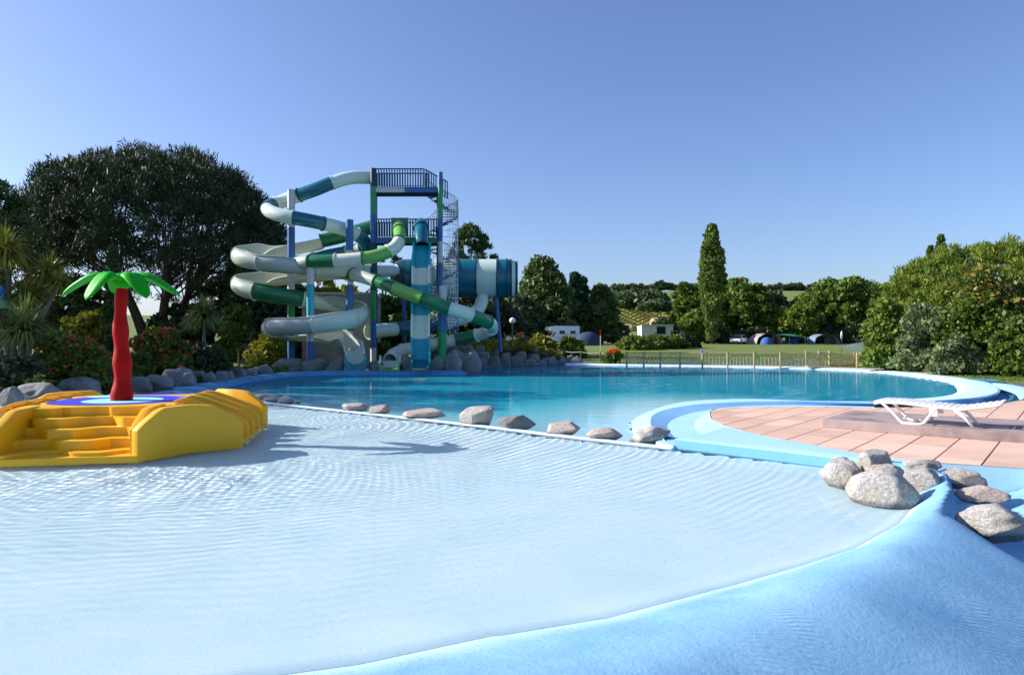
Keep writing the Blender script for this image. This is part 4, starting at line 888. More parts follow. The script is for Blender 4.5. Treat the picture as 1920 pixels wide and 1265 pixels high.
# stairs with wavy treads
for i in range(5):
    z = .135*(i+1) - .0; n = 26; vs = []; base = 2.40-.27*i
    for k in range(n+1):
        v = -.90+1.86*k/n; ph = v*5.2+i*1.35
        u = base-.10+.14*max(-.9, min(1, 1.7*math.sin(ph)))-.05*math.cos(v*3+i)
        vs += [I(v, u, z), I(v, u, z-.14 if i else -.05), I(v, 1.1, z)]
    mb = MB().add(vs, [(3*k, 3*k+3, 3*k+4, 3*k+1) for k in range(n)]+[(3*k, 3*k+2, 3*k+5, 3*k+3) for k in range(n)])
    mb.build('stair_tread', M['yellow'], isl, smooth=True)
MB().prism([xy(I(-.95, 2.46)), xy(I(1.0, 2.5)), xy(I(1.0, 1.2)), xy(I(-.95, 1.2))], -.1, .085).build('stair_sill', M['yellow'], isl, bevel=.012)
# printed circles on the deck of the island
def disc(v, u, rv, ru, z, m, wob=0):
    pts_ = [I(v+rv*math.cos(t)*(1+wob*math.sin(3*t+1)), u+ru*math.sin(t)*(1+wob*math.cos(2*t)), hp+z) for t in np.linspace(0, 2*PI, 49)[:-1]]
    MB().add(pts_, [tuple(range(48))]).build('printed_circle', M[m], isl)
disc(.02, .0, 1.12, 1.05, .004, 'lilac', .02); disc(-.08, .05, 1.0, .95, .008, 'dblue', .05); disc(.08, .18, .62, .62, .012, 'pale'); disc(-.50, -.72, .30, .30, .016, 'pale')
# --- red palm
pb = G(228, 751, hp); 
pm = empty('play_palm', (pb.x, pb.y, hp), 'red and green plastic palm tree standing on the yellow island', 'play palm')
prof = []
for k in range(60):
    z = 2.0*k/59; r = .160-.036*z+.020*math.sin(z*2*PI/.56+.4)*(1-.3*z); prof.append((r+(.012 if z < .03 else 0), z))
mb = MB(); n = 28; vs = []
for r, z in prof:
    ox = .02*math.sin(z*3.4)
    for k in range(n): a = 2*PI*k/n; vs.append((ox+r*math.cos(a), r*math.sin(a), z))
mb.add(vs, [(i*n+k, i*n+(k+1) % n, (i+1)*n+(k+1) % n, (i+1)*n+k) for i in range(59) for k in range(n)]); mb.build('trunk', M['red'], pm, smooth='all')
MB().lathe([(.02, 2.20), (.10, 2.18), (.16, 2.08), (.15, 1.98), (.10, 1.93)], 24).build('crown', M['green'], pm, smooth='all')
def frond(az, L, drop, wd, lift=.12):
    mb = MB(); n = 20; k = 20; vs = []
    for i in range(n+1):
        t = i/n; x = .06+L*(t*.96); z = 2.05+lift*math.sin(min(t*1.7, 1)*PI*.6)-drop*max(0, t-.25)**1.75*1.6
        w = wd*math.sin(PI*min(1, .12+t*.80))**.7*(1 if t < .93 else max(.12, (1-t)/.07*.9+.1)); th = .042*(1-.45*t)
        if i == n: w *= .35; th *= .4
        for j in range(k):
            a = 2*PI*j/k; yy = w*math.cos(a); zz = th*math.sin(a)
            zz += .045*(1-t*.3)*(abs(yy)/max(w, .01)-(abs(yy)/max(w, .01))**2)*4*.6*(1 if math.sin(a) > 0 else .6)
            vs.append((x, yy, z+zz-.03-.10*(abs(yy)/.2)**2*.5))
    mb.add(vs, [(i*k+j, i*k+(j+1) % k, (i+1)*k+(j+1) % k, (i+1)*k+j) for i in range(n) for j in range(k)]+[tuple(range(n*k, (n+1)*k))])
    o = mb.build('frond', M['green'], pm, smooth='all'); o.rotation_euler = (0, 0, az); return o
for az, L, dr_, w_ in ((PI+.05, .98, .40, .14), (-PI/2-.30, .66, .50, .18), (-.62, .82, .46, .18), (-.02, 1.0, .40, .14), (.85, .85, .3, .16), (2.2, .85, .3, .16)): frond(az, L, dr_, w_, .16)
# ================================================================ sun lounger
lg = empty('sun_lounger', (0, 0, 0), 'white plastic slatted sun lounger on the concrete plinth', 'sun lounger')
A0_ = Vector((6.6, 11.5, .31)); TA3 = Vector((TA.x, TA.y, 0)); TB3 = Vector((TB.x, TB.y, 0))
def Lg(t, s, z): return A0_+TA3*t+TB3*s+Vector((0, 0, z))
def prof_l(t):   # height of the lying surface
    return float(np.interp(t, [-.45, -.35, 0, .45, .72, .85, 1.25, 1.4], [.345, .37, .37, .335, .315, .32, .40, .44]))
for s in (0, .62):
    MB().tube([Lg(t, s, prof_l(t)-.02) for t in np.linspace(-.45, 1.35, 22)], .026, 8).build('side_rail', M['white'], lg, smooth='all')
    pts_ = [Lg(-.33, s, prof_l(-.3)-.03), Lg(-.18, s, .20), Lg(-.03, s, .03), Lg(.06, s, .018), Lg(.22, s, .018), Lg(.30, s, .05), Lg(.40, s, .20), Lg(.50, s, prof_l(.5)-.02)]
    MB().tube(catmull(pts_, 5), .024, 8).build('leg', M['white'], lg, smooth='all')
    MB().tube([Lg(.72, s, prof_l(.72)-.02), Lg(.86, s, .17), Lg(.99, s, .0)], [.032, .026, .02], 8).build('leg', M['white'], lg, smooth='all')
    MB().box(Lg(.43, s, .24), (.12, .03, .16), Matrix.Rotation(math.atan2(TA.y, TA.x), 3, 'Z')).build('leg_web', M['white'], lg, bevel=.008)
Rz = math.atan2(TA.y, TA.x)
for i in range(21):
    t = -.43+i*.088
    if .74 < t < .80: continue
    sl_ = math.atan2(prof_l(t+.04)-prof_l(t-.04), .08)
    Rm = Matrix.Rotation(Rz, 3, 'Z') @ Matrix.Rotation(-sl_, 3, 'Y')
    mb = MB().box((0, 0, 0), (.066, .66, .018), Rm); mb.build('slat', M['white'], lg, bevel=.005, loc=Lg(t, .31, prof_l(t)+.012))
MB().bar(Lg(-.0, .02, .10), Lg(.0, .60, .10), .014, 8).build('crossbar', M['white'], lg); MB().bar(Lg(.30, .02, .08), Lg(.30, .60, .08), .014, 8).build('crossbar', M['white'], lg)
MB().bar(Lg(.88, .0, .14), Lg(.88, .62, .14), .014, 8).build('crossbar', M['white'], lg)
# ================================================================ vegetation
LM = {
 'upine': leafmat('dark_pine_needles', (.022, .045, .020), (.055, .085, .028), .12),
 'pine': leafmat('pine_needles', (0.050, 0.094, 0.034), (0.125, 0.178, 0.045), .15),
 'pine2': leafmat('bright_pine_needles', (0.092, 0.155, 0.017), (0.206, 0.264, 0.034), .25),
 'dark': leafmat('dark_conifer_needles', (0.031, 0.057, 0.031), (0.080, 0.109, 0.044), .1),
 'fir': leafmat('fir_needles', (0.029, 0.080, 0.043), (0.058, 0.123, 0.058), .15),
 'oak': leafmat('oak_leaves', (0.070, 0.122, 0.019), (0.150, 0.217, 0.032), .25),
 'lime': leafmat('light_green_leaves', (0.102, 0.161, 0.020), (0.204, 0.272, 0.041), .3),
 'yellow': leafmat('yellowish_leaves', (0.154, 0.181, 0.018), (0.326, 0.307, 0.031), .3),
 'poplar': leafmat('poplar_leaves', (0.095, 0.154, 0.031), (0.192, 0.271, 0.062), .3),
 'far': leafmat('far_wood_leaves', (0.057, 0.100, 0.044), (0.106, 0.154, 0.054), .2),
 'silver': leafmat('silvery_leaves', (0.112, 0.155, 0.059), (0.209, 0.253, 0.107), .25),
 'mag': leafmat('glossy_magnolia_leaves', (0.046, 0.094, 0.014), (0.123, 0.174, 0.025), .2, .35),
 'magb': leafmat('bronze_young_leaves', (0.145, 0.131, 0.029), (0.406, 0.232, 0.051), .3, .35),
 'spike': leafmat('sword_leaves', (0.092, 0.157, 0.037), (0.258, 0.313, 0.089), .25, .45),
 'spikey': leafmat('yellow_sword_leaves', (0.167, 0.192, 0.030), (0.443, 0.401, 0.059), .3, .45),
 'flower': leafmat('red_flowers', (.45, .03, .02), (.60, .10, .04), .2),
 'orange': leafmat('orange_petals', (.75, .10, .02), (.85, .20, .03), .2),
 'cypress': leafmat('cypress_leaves', (0.033, 0.070, 0.022), (0.076, 0.122, 0.030), .1),
}
M['bark'] = mat('bark', (.05, .035, .025), .9, (.10, .075, .055), 6, .6, bump=.02, bscale=14)
M['barkg'] = mat('grey_bark', (.12, .10, .085), .9, (.20, .17, .14), 6, .6, bump=.02)
def leaves(C, R, per, size, elong=1.6, up=.0, shell=.55, out_bias=.5, needle=False):
    """C (n,3) cluster centres, R (n,) or (n,3) radii; returns V,F for leaf quads"""
    n = len(C); R = np.asarray(R, float)
    if R.ndim == 1: R = np.stack([R, R, R*.75], -1)
    idx = np.repeat(np.arange(n), per); m = len(idx)
    d = rng.normal(size=(m, 3)); d /= np.linalg.norm(d, axis=1)[:, None]+1e-9
    rad = shell+(1-shell)*rng.random(m)**.6
    d[:, 2] = np.where(d[:, 2] < -.5, -d[:, 2], d[:, 2])
    P = C[idx]+d*R[idx]*rad[:, None]
    a = rng.normal(size=(m, 3)); a = a*(1-out_bias)+d*out_bias*1.2+np.array([0, 0, up]); a /= np.linalg.norm(a, axis=1)[:, None]+1e-9
    q = rng.normal(size=(m, 3)); b = np.cross(a, q); b /= np.linalg.norm(b, axis=1)[:, None]+1e-9
    s = size*(.45+1.25*rng.random(m)**1.6)[:, None]
    A = a*s*elong*.5; B_ = b*s*.5*(.45 if needle else 1)
    V = np.stack([P-A, P+B_, P+A, P-B_], 1).reshape(-1, 3); F = np.arange(4*m).reshape(-1, 4)
    return V, F
def lowfreq(D, seed, k=3.0):
    """smooth pseudo noise on directions"""
    r = np.random.default_rng(seed); z = np.zeros(len(D))
    for i in range(6):
        w = r.normal(size=3)*k*(.5+.3*i); z += np.sin(D @ w+r.random()*6.3)/(1.3+.6*i)
    return z/2.2
def crown(kind, w, h, nc, seed):
    r = np.random.default_rng(seed); d = r.normal(size=(nc, 3)); d /= np.linalg.norm(d, axis=1)[:, None]; nz = lowfreq(d, seed)
    u = r.random(nc)
    if kind == 'round':
        rad = (.35+.65*u**.45)*(1+.20*nz); C = d*rad[:, None]*np.array([w*.44, w*.42, h*.42]); C[:, 2] += h*.55; C[:, 2] = np.maximum(C[:, 2], h*.08); cr = w*.11
    elif kind == 'bush':
        d[:, 2] = np.abs(d[:, 2]); rad = (.3+.7*u**.5)*(1+.16*nz); C = d*rad[:, None]*np.array([w*.44, w*.36, h*.86]); C[:, 2] += h*.06; cr = min(w, h*1.4)*.13
    elif kind == 'poplar':
        t = r.random(nc)**.85; prof = np.interp(t, [0, .12, .3, .5, .7, .9, 1], [.18, .30, .62, .95, .82, .36, .06]); a = r.random(nc)*2*PI
        rr = prof*w*.42*(.35+.65*u**.5)*(1+.14*np.sin(3*a+t*9+seed)+.12*np.sin(2*a-t*23)); C = np.stack([rr*np.cos(a), rr*np.sin(a), h*(.04+.93*t)], -1); cr = w*.115
    elif kind == 'cone':
        t = r.random(nc)**1.25; prof = (1-t)**.85+.05; a = r.random(nc)*2*PI; lay = .75+.25*np.cos(t*2*PI*9)
        rr = prof*w*.46*(.35+.65*u**.4)*lay*(1+.15*np.sin(2*a+seed)); C = np.stack([rr*np.cos(a), rr*np.sin(a), h*(.05+.92*t)], -1); cr = w*.10
    elif kind == 'pine':
        t = r.random(nc); prof = np.interp(t, [0, .15, .45, .75, .92, 1], [.55, .9, 1, .78, .45, .12]); a = r.random(nc)*2*PI
        rr = prof*w*.45*(.3+.7*u**.45)*(1+.22*np.sin(3*a+6*t+seed)); C = np.stack([rr*np.cos(a), rr*np.sin(a), h*(.10+.86*t)], -1); cr = w*.09
    elif kind == 'umbrella':
        d[:, 2] = np.abs(d[:, 2]); nz = lowfreq(d, seed, 4); rad = (.62+.38*u**.5)*(1+.07*nz); C = d*rad[:, None]*np.array([w*.48, w*.46, h*.60]); C[:, 2] += h*.36
        k = C[:, 2] < h*.55; C[k, 2] -= h*.10*r.random(k.sum()); cr = w*.058
    C = np.asarray(C); R = cr*(.65+.7*r.random(nc)); return C, R
def plant(name, label, cat, px, pyt, wpx, d, kind, m, nc, per, pyb=None, group=None, leaf=3.0, trunk=True, seed=None, x_off=0, extra=None, needle=False, up=0, barkm='bark', base=None, tr=None, depthw=None, shell=.4):
    seed = seed if seed is not None else (int(px*7+pyt*3+d) % 9973)
    x = (px-960)/FP*d; w = wpx/FP*d; zb = terrain(x, d) if base is None else base
    if pyb is not None: zb = max(zb, H-(pyb-HY)/FP*d)
    zt_ = H-(pyt-HY)/FP*d; h = zt_-zb
    C, R = crown(kind, w, h, nc, seed)
    V_, F_ = leaves(C, R, per, leaf*d/683.0, needle=needle, up=up, shell=shell)
    root = empty(name, (x, d, zb), label, cat, group)
    me = npmesh('crown' if trunk else 'foliage', V_, F_, False)
    link('crown' if trunk else 'foliage', me, LM[m], root)
    if extra:
        k = np.argsort(-C[:, 2]+.3*C[:, 1])[:int(nc*extra[1])]
        V2, F2 = leaves(C[k], R[k]*1.1, extra[2], leaf*d/683.0*extra[3], shell=.8)
        link(extra[4], npmesh(extra[4], V2, F2, False), LM[extra[0]], root)['kind'] = 'stuff'
    mb = MB(); r0 = tr or max(.05, min(.028*h, .05*w)); rr = random.Random(seed)
    if trunk:
        top_ = .95 if kind in ('cone', 'poplar') else .62
        T = [(rr.uniform(-.02, .02)*w*(k/4), rr.uniform(-.02, .02)*w*(k/4), h*top_*k/4-.2*(k == 0)) for k in range(5)]
        mb.tube(T, [r0*(1.25-.95*k/4) for k in range(5)], 8)
        nb = 0 if kind in ('poplar',) else 9
        for k in range(nb):
            j = rr.randrange(len(C)); e = Vector(C[j].tolist()); s = Vector(T[1 if kind in ('round', 'umbrella') else 2])*rr.uniform(.6, 1.3); s.z = min(s.z, e.z)
            mid = s.lerp(e, .5)+Vector((0, 0, -.03*h if kind == 'umbrella' else .03*h)); mb.tube([s, mid, e], [r0*.5, r0*.33, r0*.1], 5)
        mb.build('trunk', M[barkm], root, smooth=True)
    else:
        for k in range(6):
            e = Vector(C[rr.randrange(len(C))].tolist()); mb.tube([(rr.uniform(-.1, .1)*w, rr.uniform(-.1, .1)*w, -.1), e*.5+Vector((0, 0, .05*h)), e], [r0*.6, r0*.4, r0*.15], 5)
        mb.build('stem', M[barkm], root)
    return root
# --- big umbrella pine on the left, with real forking trunk
def umbrella_tree(label, px, d, pyt, wpx, m, nc, per, trunkpx, pybc, leaf=2.6, seed=5, limbs=16, r0=.34, fill=0):
    x = (px-960)/FP*d; w = wpx/FP*d; zt_ = H-(pyt-HY)/FP*d; zc = H-(pybc-HY)/FP*d; zb = terrain(x, d)
    r = np.random.default_rng(seed); dd = r.normal(size=(nc, 3)); dd /= np.linalg.norm(dd, axis=1)[:, None]; dd[:, 2] = np.abs(dd[:, 2])
    nz = lowfreq(dd, seed, 4); rad = (.60+.40*r.random(nc)**.4)*(1+.035*nz)
    C = np.sign(dd)*np.abs(dd)**np.array([1, 1, .72])*rad[:, None]*np.array([w*.49, w*.46, (zt_-zc)]); C[:, 2] += zc-zb
    # the rim of the dome hangs lower
    rim = np.hypot(C[:, 0], C[:, 1])/(w*.5); C[:, 2] -= rim**3*(zt_-zc)*.16*r.random(nc)
    R = np.stack([np.full(nc, w*.036)*(.7+.7*r.random(nc))]*2+[np.full(nc, w*.034)*(.7+.7*r.random(nc))], -1)
    V_, F_ = leaves(C, R, per, leaf*d/683, elong=2.6, needle=True, up=.7, shell=.2)
    root = empty('umbrella_pine', (x, d, zb), label, 'tree'); link('crown', npmesh('crown', V_, F_, False), LM[m], root)
    # hanging sparse inner twigs
    mb = MB(); rr = random.Random(seed); tx = (trunkpx-px)/FP*d
    forks = []
    base_ = Vector((tx, 0, -.3))
    for k in range(5):
        a = k/5*2*PI+.5; e = Vector((tx+w*.16*math.cos(a), w*.16*math.sin(a), (zc-zb)*.9+(zt_-zc)*.15))
        mid = base_.lerp(e, .45)+Vector((rr.uniform(-.3, .3), 0, -.2)); P = catmull([base_+Vector((.18*math.cos(a), .18*math.sin(a), 0)), mid, e], 5)
        mb.tube(P, [r0*(1-.6*i/(len(P)-1)) for i in range(len(P))], 8); forks.append((mid, e))
    for k in range(limbs*8):
        j = rr.randrange(nc); e = Vector(C[j].tolist()); mid, f = min(forks, key=lambda q: (q[1]-e).length)
        s = mid.lerp(f, rr.uniform(.3, 1)); q = s.lerp(e, .55)+Vector((0, 0, -.05*(e-s).length))
        mb.tube([s, q, e], [r0*(.28 if k < limbs else .12), r0*(.18 if k < limbs else .07), r0*.03], 5, caps=False)
    mb.build('trunk', M['bark'], root, smooth=True)
    if fill:
        n2 = fill; a = r.random(n2)*2*PI; q = r.random(n2)**.5*w*.47
        C2 = np.stack([q*np.cos(a), q*np.sin(a)*.95, (zc-zb)+(zt_-zc)*(r.random(n2)*.55-.22)], -1)
        V2, F2 = leaves(C2, np.full(n2, w*.03), 60, leaf*d/683, elong=2.6, needle=True, up=.3, shell=.1)
        link('lower_twigs', npmesh('lower_twigs', V2, F2, False), LM[m], root)
    return root
umbrella_tree('huge dark umbrella pine with a wide dome crown left of the slide tower', 292, 54, 290, 500, 'upine', 1250, 110, 288, 515, seed=5, fill=170, r0=.48, leaf=1.9)
for a_, b_, c_, d_, lab in ((-205, 60, 320, 27, 'tall pine at the left edge in front of the cabbage tree'), (-180, 150, 300, 34, 'second tall pine beyond the left edge, behind the first'), (-330, 40, 360, 22, 'tall pine far outside the left edge, nearest the shore'), (-125, 190, 240, 40, 'third tall pine beyond the left edge, farthest from the camera')):
    plant('pine_tree', lab, 'tree', a_, b_, c_, d_, 'round', 'pine', 240, 100, needle=True, up=.4)
umbrella_tree('bright green umbrella pine with broad crown on the right behind the bushes', 1850, 46, 458, 380, 'pine2', 420, 120, 1850, 600, leaf=2.1, seed=9, r0=.3, fill=120)
plant('pine_tree', 'sparse pine rising at the left edge of the photo beside the huge umbrella pine', 'tree', 10, 338, 190, 40, 'pine', 'pine', 150, 110, needle=True, up=.4, leaf=2.8)
plant('cypress', 'dark narrow twin topped cypress in front of the umbrella pine above the red palm', 'tree', 212, 458, 62, 26, 'cone', 'cypress', 130, 120, leaf=2.6)
plant('tree', 'dark leafy tree under the right edge of the huge umbrella pine', 'tree', 470, 490, 190, 54, 'round', 'dark', 120, 110)
plant('tree', 'dark green tree in the gap left of the cypress', 'tree', 110, 520, 170, 52, 'round', 'dark', 100, 110)
plant('tree', 'dark tree behind the red flowering bush beneath the umbrella pine', 'tree', 350, 580, 150, 54, 'round', 'dark', 80, 100)
plant('tree', 'yellow green tree behind the pump house roof', 'tree', 625, 522, 150, 62, 'round', 'yellow', 110, 100)
plant('tree', 'green tree between the flume loops and the left slide post', 'tree', 545, 545, 110, 58, 'round', 'oak', 90, 100)
plant('pine_tree', 'thin open pine showing behind the lower tower platform', 'tree', 722, 462, 92, 60, 'pine', 'pine', 45, 80, needle=True)
plant('tree', 'olive green tree seen below the green tube behind the drop slide', 'tree', 745, 560, 150, 56, 'round', 'oak', 110, 100)
plant('pine_tree', 'dark pine with tufted top behind the spiral staircase and the big drum', 'tree', 882, 418, 120, 64, 'pine', 'pine', 130, 110, needle=True, up=.5)
plant('tree', 'dark tree filling the space under the big blue drum', 'tree', 890, 545, 190, 66, 'round', 'dark', 120, 110)
plant('pine_tree', 'large dark conifer with brownish sunlit left side right of the big drum', 'tree', 1016, 490, 190, 118, 'cone', 'pine', 300, 110, leaf=2.6)
plant('tree', 'dark tree between the big drum and the large conifer', 'tree', 962, 560, 120, 112, 'round', 'dark', 90, 100, leaf=2.6)
plant('fir_tree', 'pointed dark fir right behind the large conifer', 'tree', 1078, 508, 70, 124, 'cone', 'fir', 150, 100, leaf=2.4)
plant('fir_tree', 'lower pointed fir leaning on the right of the taller fir', 'tree', 1094, 516, 50, 126, 'cone', 'fir', 100, 100, leaf=2.4)
plant('tree', 'dark tree with ragged outline left of the utility pole', 'tree', 1128, 538, 112, 118, 'cone', 'pine', 190, 100, leaf=2.5)
plant('poplar', 'tall slender poplar standing alone on the camping lawn', 'tree', 1335, 418, 54, 112, 'poplar', 'poplar', 560, 80, leaf=2.0, up=.8)
plant('poplar', 'taller one of the two poplars behind the bright umbrella pine', 'tree', 1764, 434, 30, 130, 'poplar', 'poplar', 110, 90, leaf=2.2)
plant('poplar', 'shorter left one of the two poplars behind the bright umbrella pine', 'tree', 1745, 458, 24, 132, 'poplar', 'poplar', 90, 90, leaf=2.2)
for px, pt, w_, d, m_, lab in (
    (1292, 530, 70, 124, 'oak', 'green tree just left of the tall poplar'), (1375, 520, 80, 130, 'lime', 'light green tree with open top just right of the tall poplar'),
    (1402, 534, 110, 124, 'oak', 'broad green tree above the white car'), (1312, 578, 80, 118, 'lime', 'low yellow green tree at the foot of the tall poplar on its left'),
    (1440, 545, 90, 132, 'far', 'dark green tree behind the tents, right of the one above the car'), (1462, 580, 90, 122, 'oak', 'smaller tree right behind the open awning tent'),
    (1500, 572, 90, 120, 'lime', 'light green tree between the awning tent and the grey tent'), (1532, 545, 110, 128, 'oak', 'green tree joined to the left of the widest tree'),
    (1582, 519, 140, 122, 'oak', 'widest and highest round tree right of the tents'), (1620, 556, 70, 126, 'far', 'dark tree on the right shoulder of the widest tree'),
    (1245, 600, 60, 150, 'far', 'tree beside the white farm building roof'), (1196, 548, 105, 215, 'far', 'olive green tree group on the slope above the yellow field'),
    (1160, 552, 60, 225, 'far', 'tree on the slope just right of the ragged dark tree'), (1228, 566, 60, 205, 'far', 'round tree at the right end of the slope above the yellow field')):
    plant('tree', lab, 'tree', px, pt, w_, d, 'round', m_, int(60+w_*.9), 90, leaf=2.4)
# wood on the ridges: nearest crowns one by one
far_lab = 'dark round tree in the wood along the far ridge'
k = 0; fk = {}
for px in list(range(1155, 1310, 17))+list(range(1395, 1530, 19))+list(range(1625, 1760, 17)):
    pt = {0: 534, 1: 538, 2: 531}[k % 3]+random.uniform(-2, 3); k += 1
    if 1395 <= px < 1450: pt += 6
    if px > 1620: pt = np.interp(px, [1625, 1700, 1760], [552, 540, 528])+random.uniform(-2, 4)
    sec_ = 'left of the tall poplar' if px < 1320 else 'above the tents' if px < 1600 else 'left of the bright pine'; kk = fk.get(sec_, 0); fk[sec_] = kk+1
    plant('tree', 'dark round tree on the far ridge %s, %s from the left' % (sec_, ORD[kk]), 'tree', px+random.uniform(-3, 3), pt, random.uniform(28, 38), 300 if px < 1620 else 260, 'round', 'far', 22, 70, group='trees of the wood along the far ridge', leaf=2.0)
for (px, pt), w_ in zip(((1662, 531), (1668, 534), (1679, 532)), ('left', 'middle', 'right')):
    plant('poplar', 'tiny skyline poplar left of the bright pine, %s one of three' % w_, 'tree', px, pt, 9, 250, 'poplar', 'poplar', 30, 60, group='small distant poplars on the skyline', leaf=1.8)
# --- shrubs
SH = [
 (130, 622, 165, 21, 'bush', 'oak', 150, 110, ('flower', .5, 7, 1.0, 'flowers'), 'large bush with red flowers left of the red palm trunk'),
 (305, 588, 118, 28, 'bush', 'oak', 130, 110, ('flower', .6, 9, 1.0, 'flowers'), 'tall bush covered in red flowers right of the red palm trunk'),
 (390, 640, 92, 30, 'bush', 'dark', 80, 110, None, 'low dark rounded bush below the small cabbage tree'),
 (258, 655, 70, 26, 'bush', 'oak', 60, 90, None, 'small olive bush just right of the red palm trunk'),
 (172, 560, 120, 29, 'bush', 'yellow', 120, 90, None, 'loose yellowish bush behind the large red flowered bush'),
 (28, 660, 110, 19, 'bush', 'dark', 80, 100, None, 'dark bush at the left edge above the shore rocks'),
 (70, 700, 60, 18.4, 'bush', 'oak', 50, 80, None, 'small bush growing between the left shore rocks'),
 (440, 560, 90, 48, 'bush', 'oak', 100, 90, None, 'tall olive bush behind the small cabbage tree'),
 (503, 626, 88, 42.5, 'bush', 'yellow', 90, 100, None, 'yellow green bush beside the wooden posts left of the slide'),
 (556, 610, 60, 45, 'bush', 'dark', 50, 90, None, 'dark bush between the tall left slide post and the pump house'),
 (722, 640, 90, 46, 'bush', 'oak', 70, 90, None, 'green bush between the pump house and the drop slide'),
 (860, 652, 150, 50, 'bush', 'yellow', 110, 80, None, 'yellow green ground bush on top of the boulder heap'),
 (925, 622, 60, 57, 'bush', 'dark', 50, 90, None, 'dark bush behind the boulder heap near the lamp'),
 (1010, 628, 78, 58, 'bush', 'yellow', 90, 90, None, 'pale yellowish bush in front of the motorhome'),
 (1072, 630, 56, 62, 'bush', 'lime', 60, 90, None, 'rounded green bush right of the motorhome'),
 (1190, 629, 90, 84, 'bush', 'lime', 90, 90, None, 'long light green hedge bush left of the white farm building'),
 (1232, 627, 120, 88, 'bush', 'oak', 110, 90, None, 'green hedge bush in front of the white farm building'),
 (1275, 622, 70, 92, 'bush', 'dark', 60, 90, None, 'dark hedge bush left of the tall poplar foot'),
 (1415, 612, 90, 119, 'bush', 'dark', 70, 90, None, 'dark undergrowth behind the white car'),
 (1348, 618, 60, 119, 'bush', 'dark', 50, 80, None, 'dark undergrowth between the poplar and the white car'),
 (1540, 605, 130, 121, 'bush', 'dark', 90, 90, None, 'dark undergrowth behind the grey tent'),
 (1610, 590, 100, 118, 'bush', 'dark', 80, 90, None, 'dark undergrowth behind the water sprinkler'),
 (1666, 568, 108, 40.5, 'bush', 'lime', 150, 110, None, 'feathery green bush at the right end of the wooden fence'),
 (1742, 566, 130, 38.5, 'bush', 'silver', 170, 110, None, 'silvery green bush between the feathery bush and the magnolia'),
 (1700, 600, 90, 43, 'bush', 'oak', 80, 100, None, 'green bush behind the silvery one'),
 (1858, 508, 190, 36.5, 'bush', 'mag', 200, 100, ('magb', .14, 34, .95, 'young_leaves'), 'tall glossy magnolia with bronze top leaves at the right edge'),
 (1800, 630, 116, 35.5, 'bush', 'silver', 110, 100, None, 'low grey green bush in front of the magnolia'),
 (1915, 600, 120, 34, 'bush', 'mag', 110, 110, None, 'dark green leafy bush cut by the right edge of the photo'),
]
for px, pt, w_, d, kind, m_, nc, per, ex, lab in SH:
    plant('bush', lab, 'bush', px, pt, w_, d, kind, m_, nc, per, trunk=False, extra=ex, leaf=2.7 if d < 60 else 2.4)
# --- cabbage trees and spiky clumps
def spiky(label, heads, d, base_px, m, r, n=170, name='cabbage_tree', lw=.035, droop=1.0, zmin=None):
    x0 = (base_px-960)/FP*d; zb = terrain(x0, d); root = empty(name, (x0, d, zb), label, 'tree' if name == 'cabbage_tree' else 'plant'); tk = MB()
    rr = np.random.default_rng(int(base_px+d))
    for hx, hy, hr in heads:
        c = W(hx, hy, d)-Vector((x0, d, zb)); L = hr/FP*d; mb = MB(); c.y += rr.uniform(-.4, .4)
        for k in range(n):
            a = rr.uniform(0, 2*PI); e = math.asin(rr.uniform(-.55, 1)); l = L*rr.uniform(.75, 1.15); dv = Vector((math.cos(a)*math.cos(e), math.sin(a)*math.cos(e), math.sin(e)))
            s = dv.cross(Vector((0, 0, 1)))
            if s.length < .01: s = Vector((1, 0, 0))
            s = s.normalized()*lw*(.6+L*.5); p1 = c+dv*l*.55; p2 = c+dv*l+Vector((0, 0, -.30*l*droop*math.cos(e)))
            mb.add([c-s*.5, c+s*.5, p1+s, p1-s, p2], [(0, 1, 2, 3), (3, 2, 4)])
        mb.build('leaf_rosette', LM[m], root)
        tk.tube([(0, 0, -.1), (c.x*.45, c.y*.4, c.z*.5), tuple(c)], [.11, .09, .06], 7)
    tk.build('trunk', M['barkg'], root, smooth=True); return root
spiky('large cabbage tree with several yellowish spiky heads at the left edge', [(18, 470, 62), (82, 512, 50), (118, 532, 34), (60, 555, 40), (-20, 530, 55)], 24, 30, 'spikey', 1, 230)
spiky('wide fountain of long sword leaves at the left edge under the cabbage tree', [(38, 618, 72)], 20.5, 36, 'spike', 1, 420, 'spiky_plant', lw=.03)
spiky('small cabbage tree with one round spiky head right of the red flowered bush', [(378, 592, 46)], 31, 384, 'spike', 1, 420, lw=.035)
spiky('tuft of grassy leaves on the shore behind the yellow structure', [(112, 640, 26)], 24, 112, 'spike', 1, 120, 'spiky_plant')
# canna flowers
def canna(label, px, py, d, w_, h_, red='orange'):
    x = (px-960)/FP*d; zb = terrain(x, d); root = empty('canna_plant', (x, d, zb), label, 'flowers')
    wv, hv = w_/FP*d, H-(py-HY)/FP*d-zb; r = np.random.default_rng(int(px)); n = 18
    C = np.stack([(r.random(n)-.5)*wv, (r.random(n)-.5)*wv*.6, hv*(.1+.55*r.random(n))], -1); V_, F_ = leaves(C, np.full(n, wv*.25), 10, .22, elong=2.4, up=1)
    link('foliage', npmesh('foliage', V_, F_, False), LM['oak'], root)
    C = np.stack([(r.random(7)-.5)*wv*.7, (r.random(7)-.5)*wv*.4, hv*(.75+.3*r.random(7))], -1); V_, F_ = leaves(C, np.full(7, .13), 14, .15)
    link('flowers', npmesh('flowers', V_, F_, False), LM[red], root)['kind'] = 'stuff'
canna('orange flowers in front of the white globe lamp', 973, 627, 54.5, 16, 20)
canna('orange flowers left of the wooden fence start, shorter clump', 1141, 659, 52.5, 12, 18)
canna('taller orange red flowers beside the first fence post', 1156, 654, 53, 16, 24)
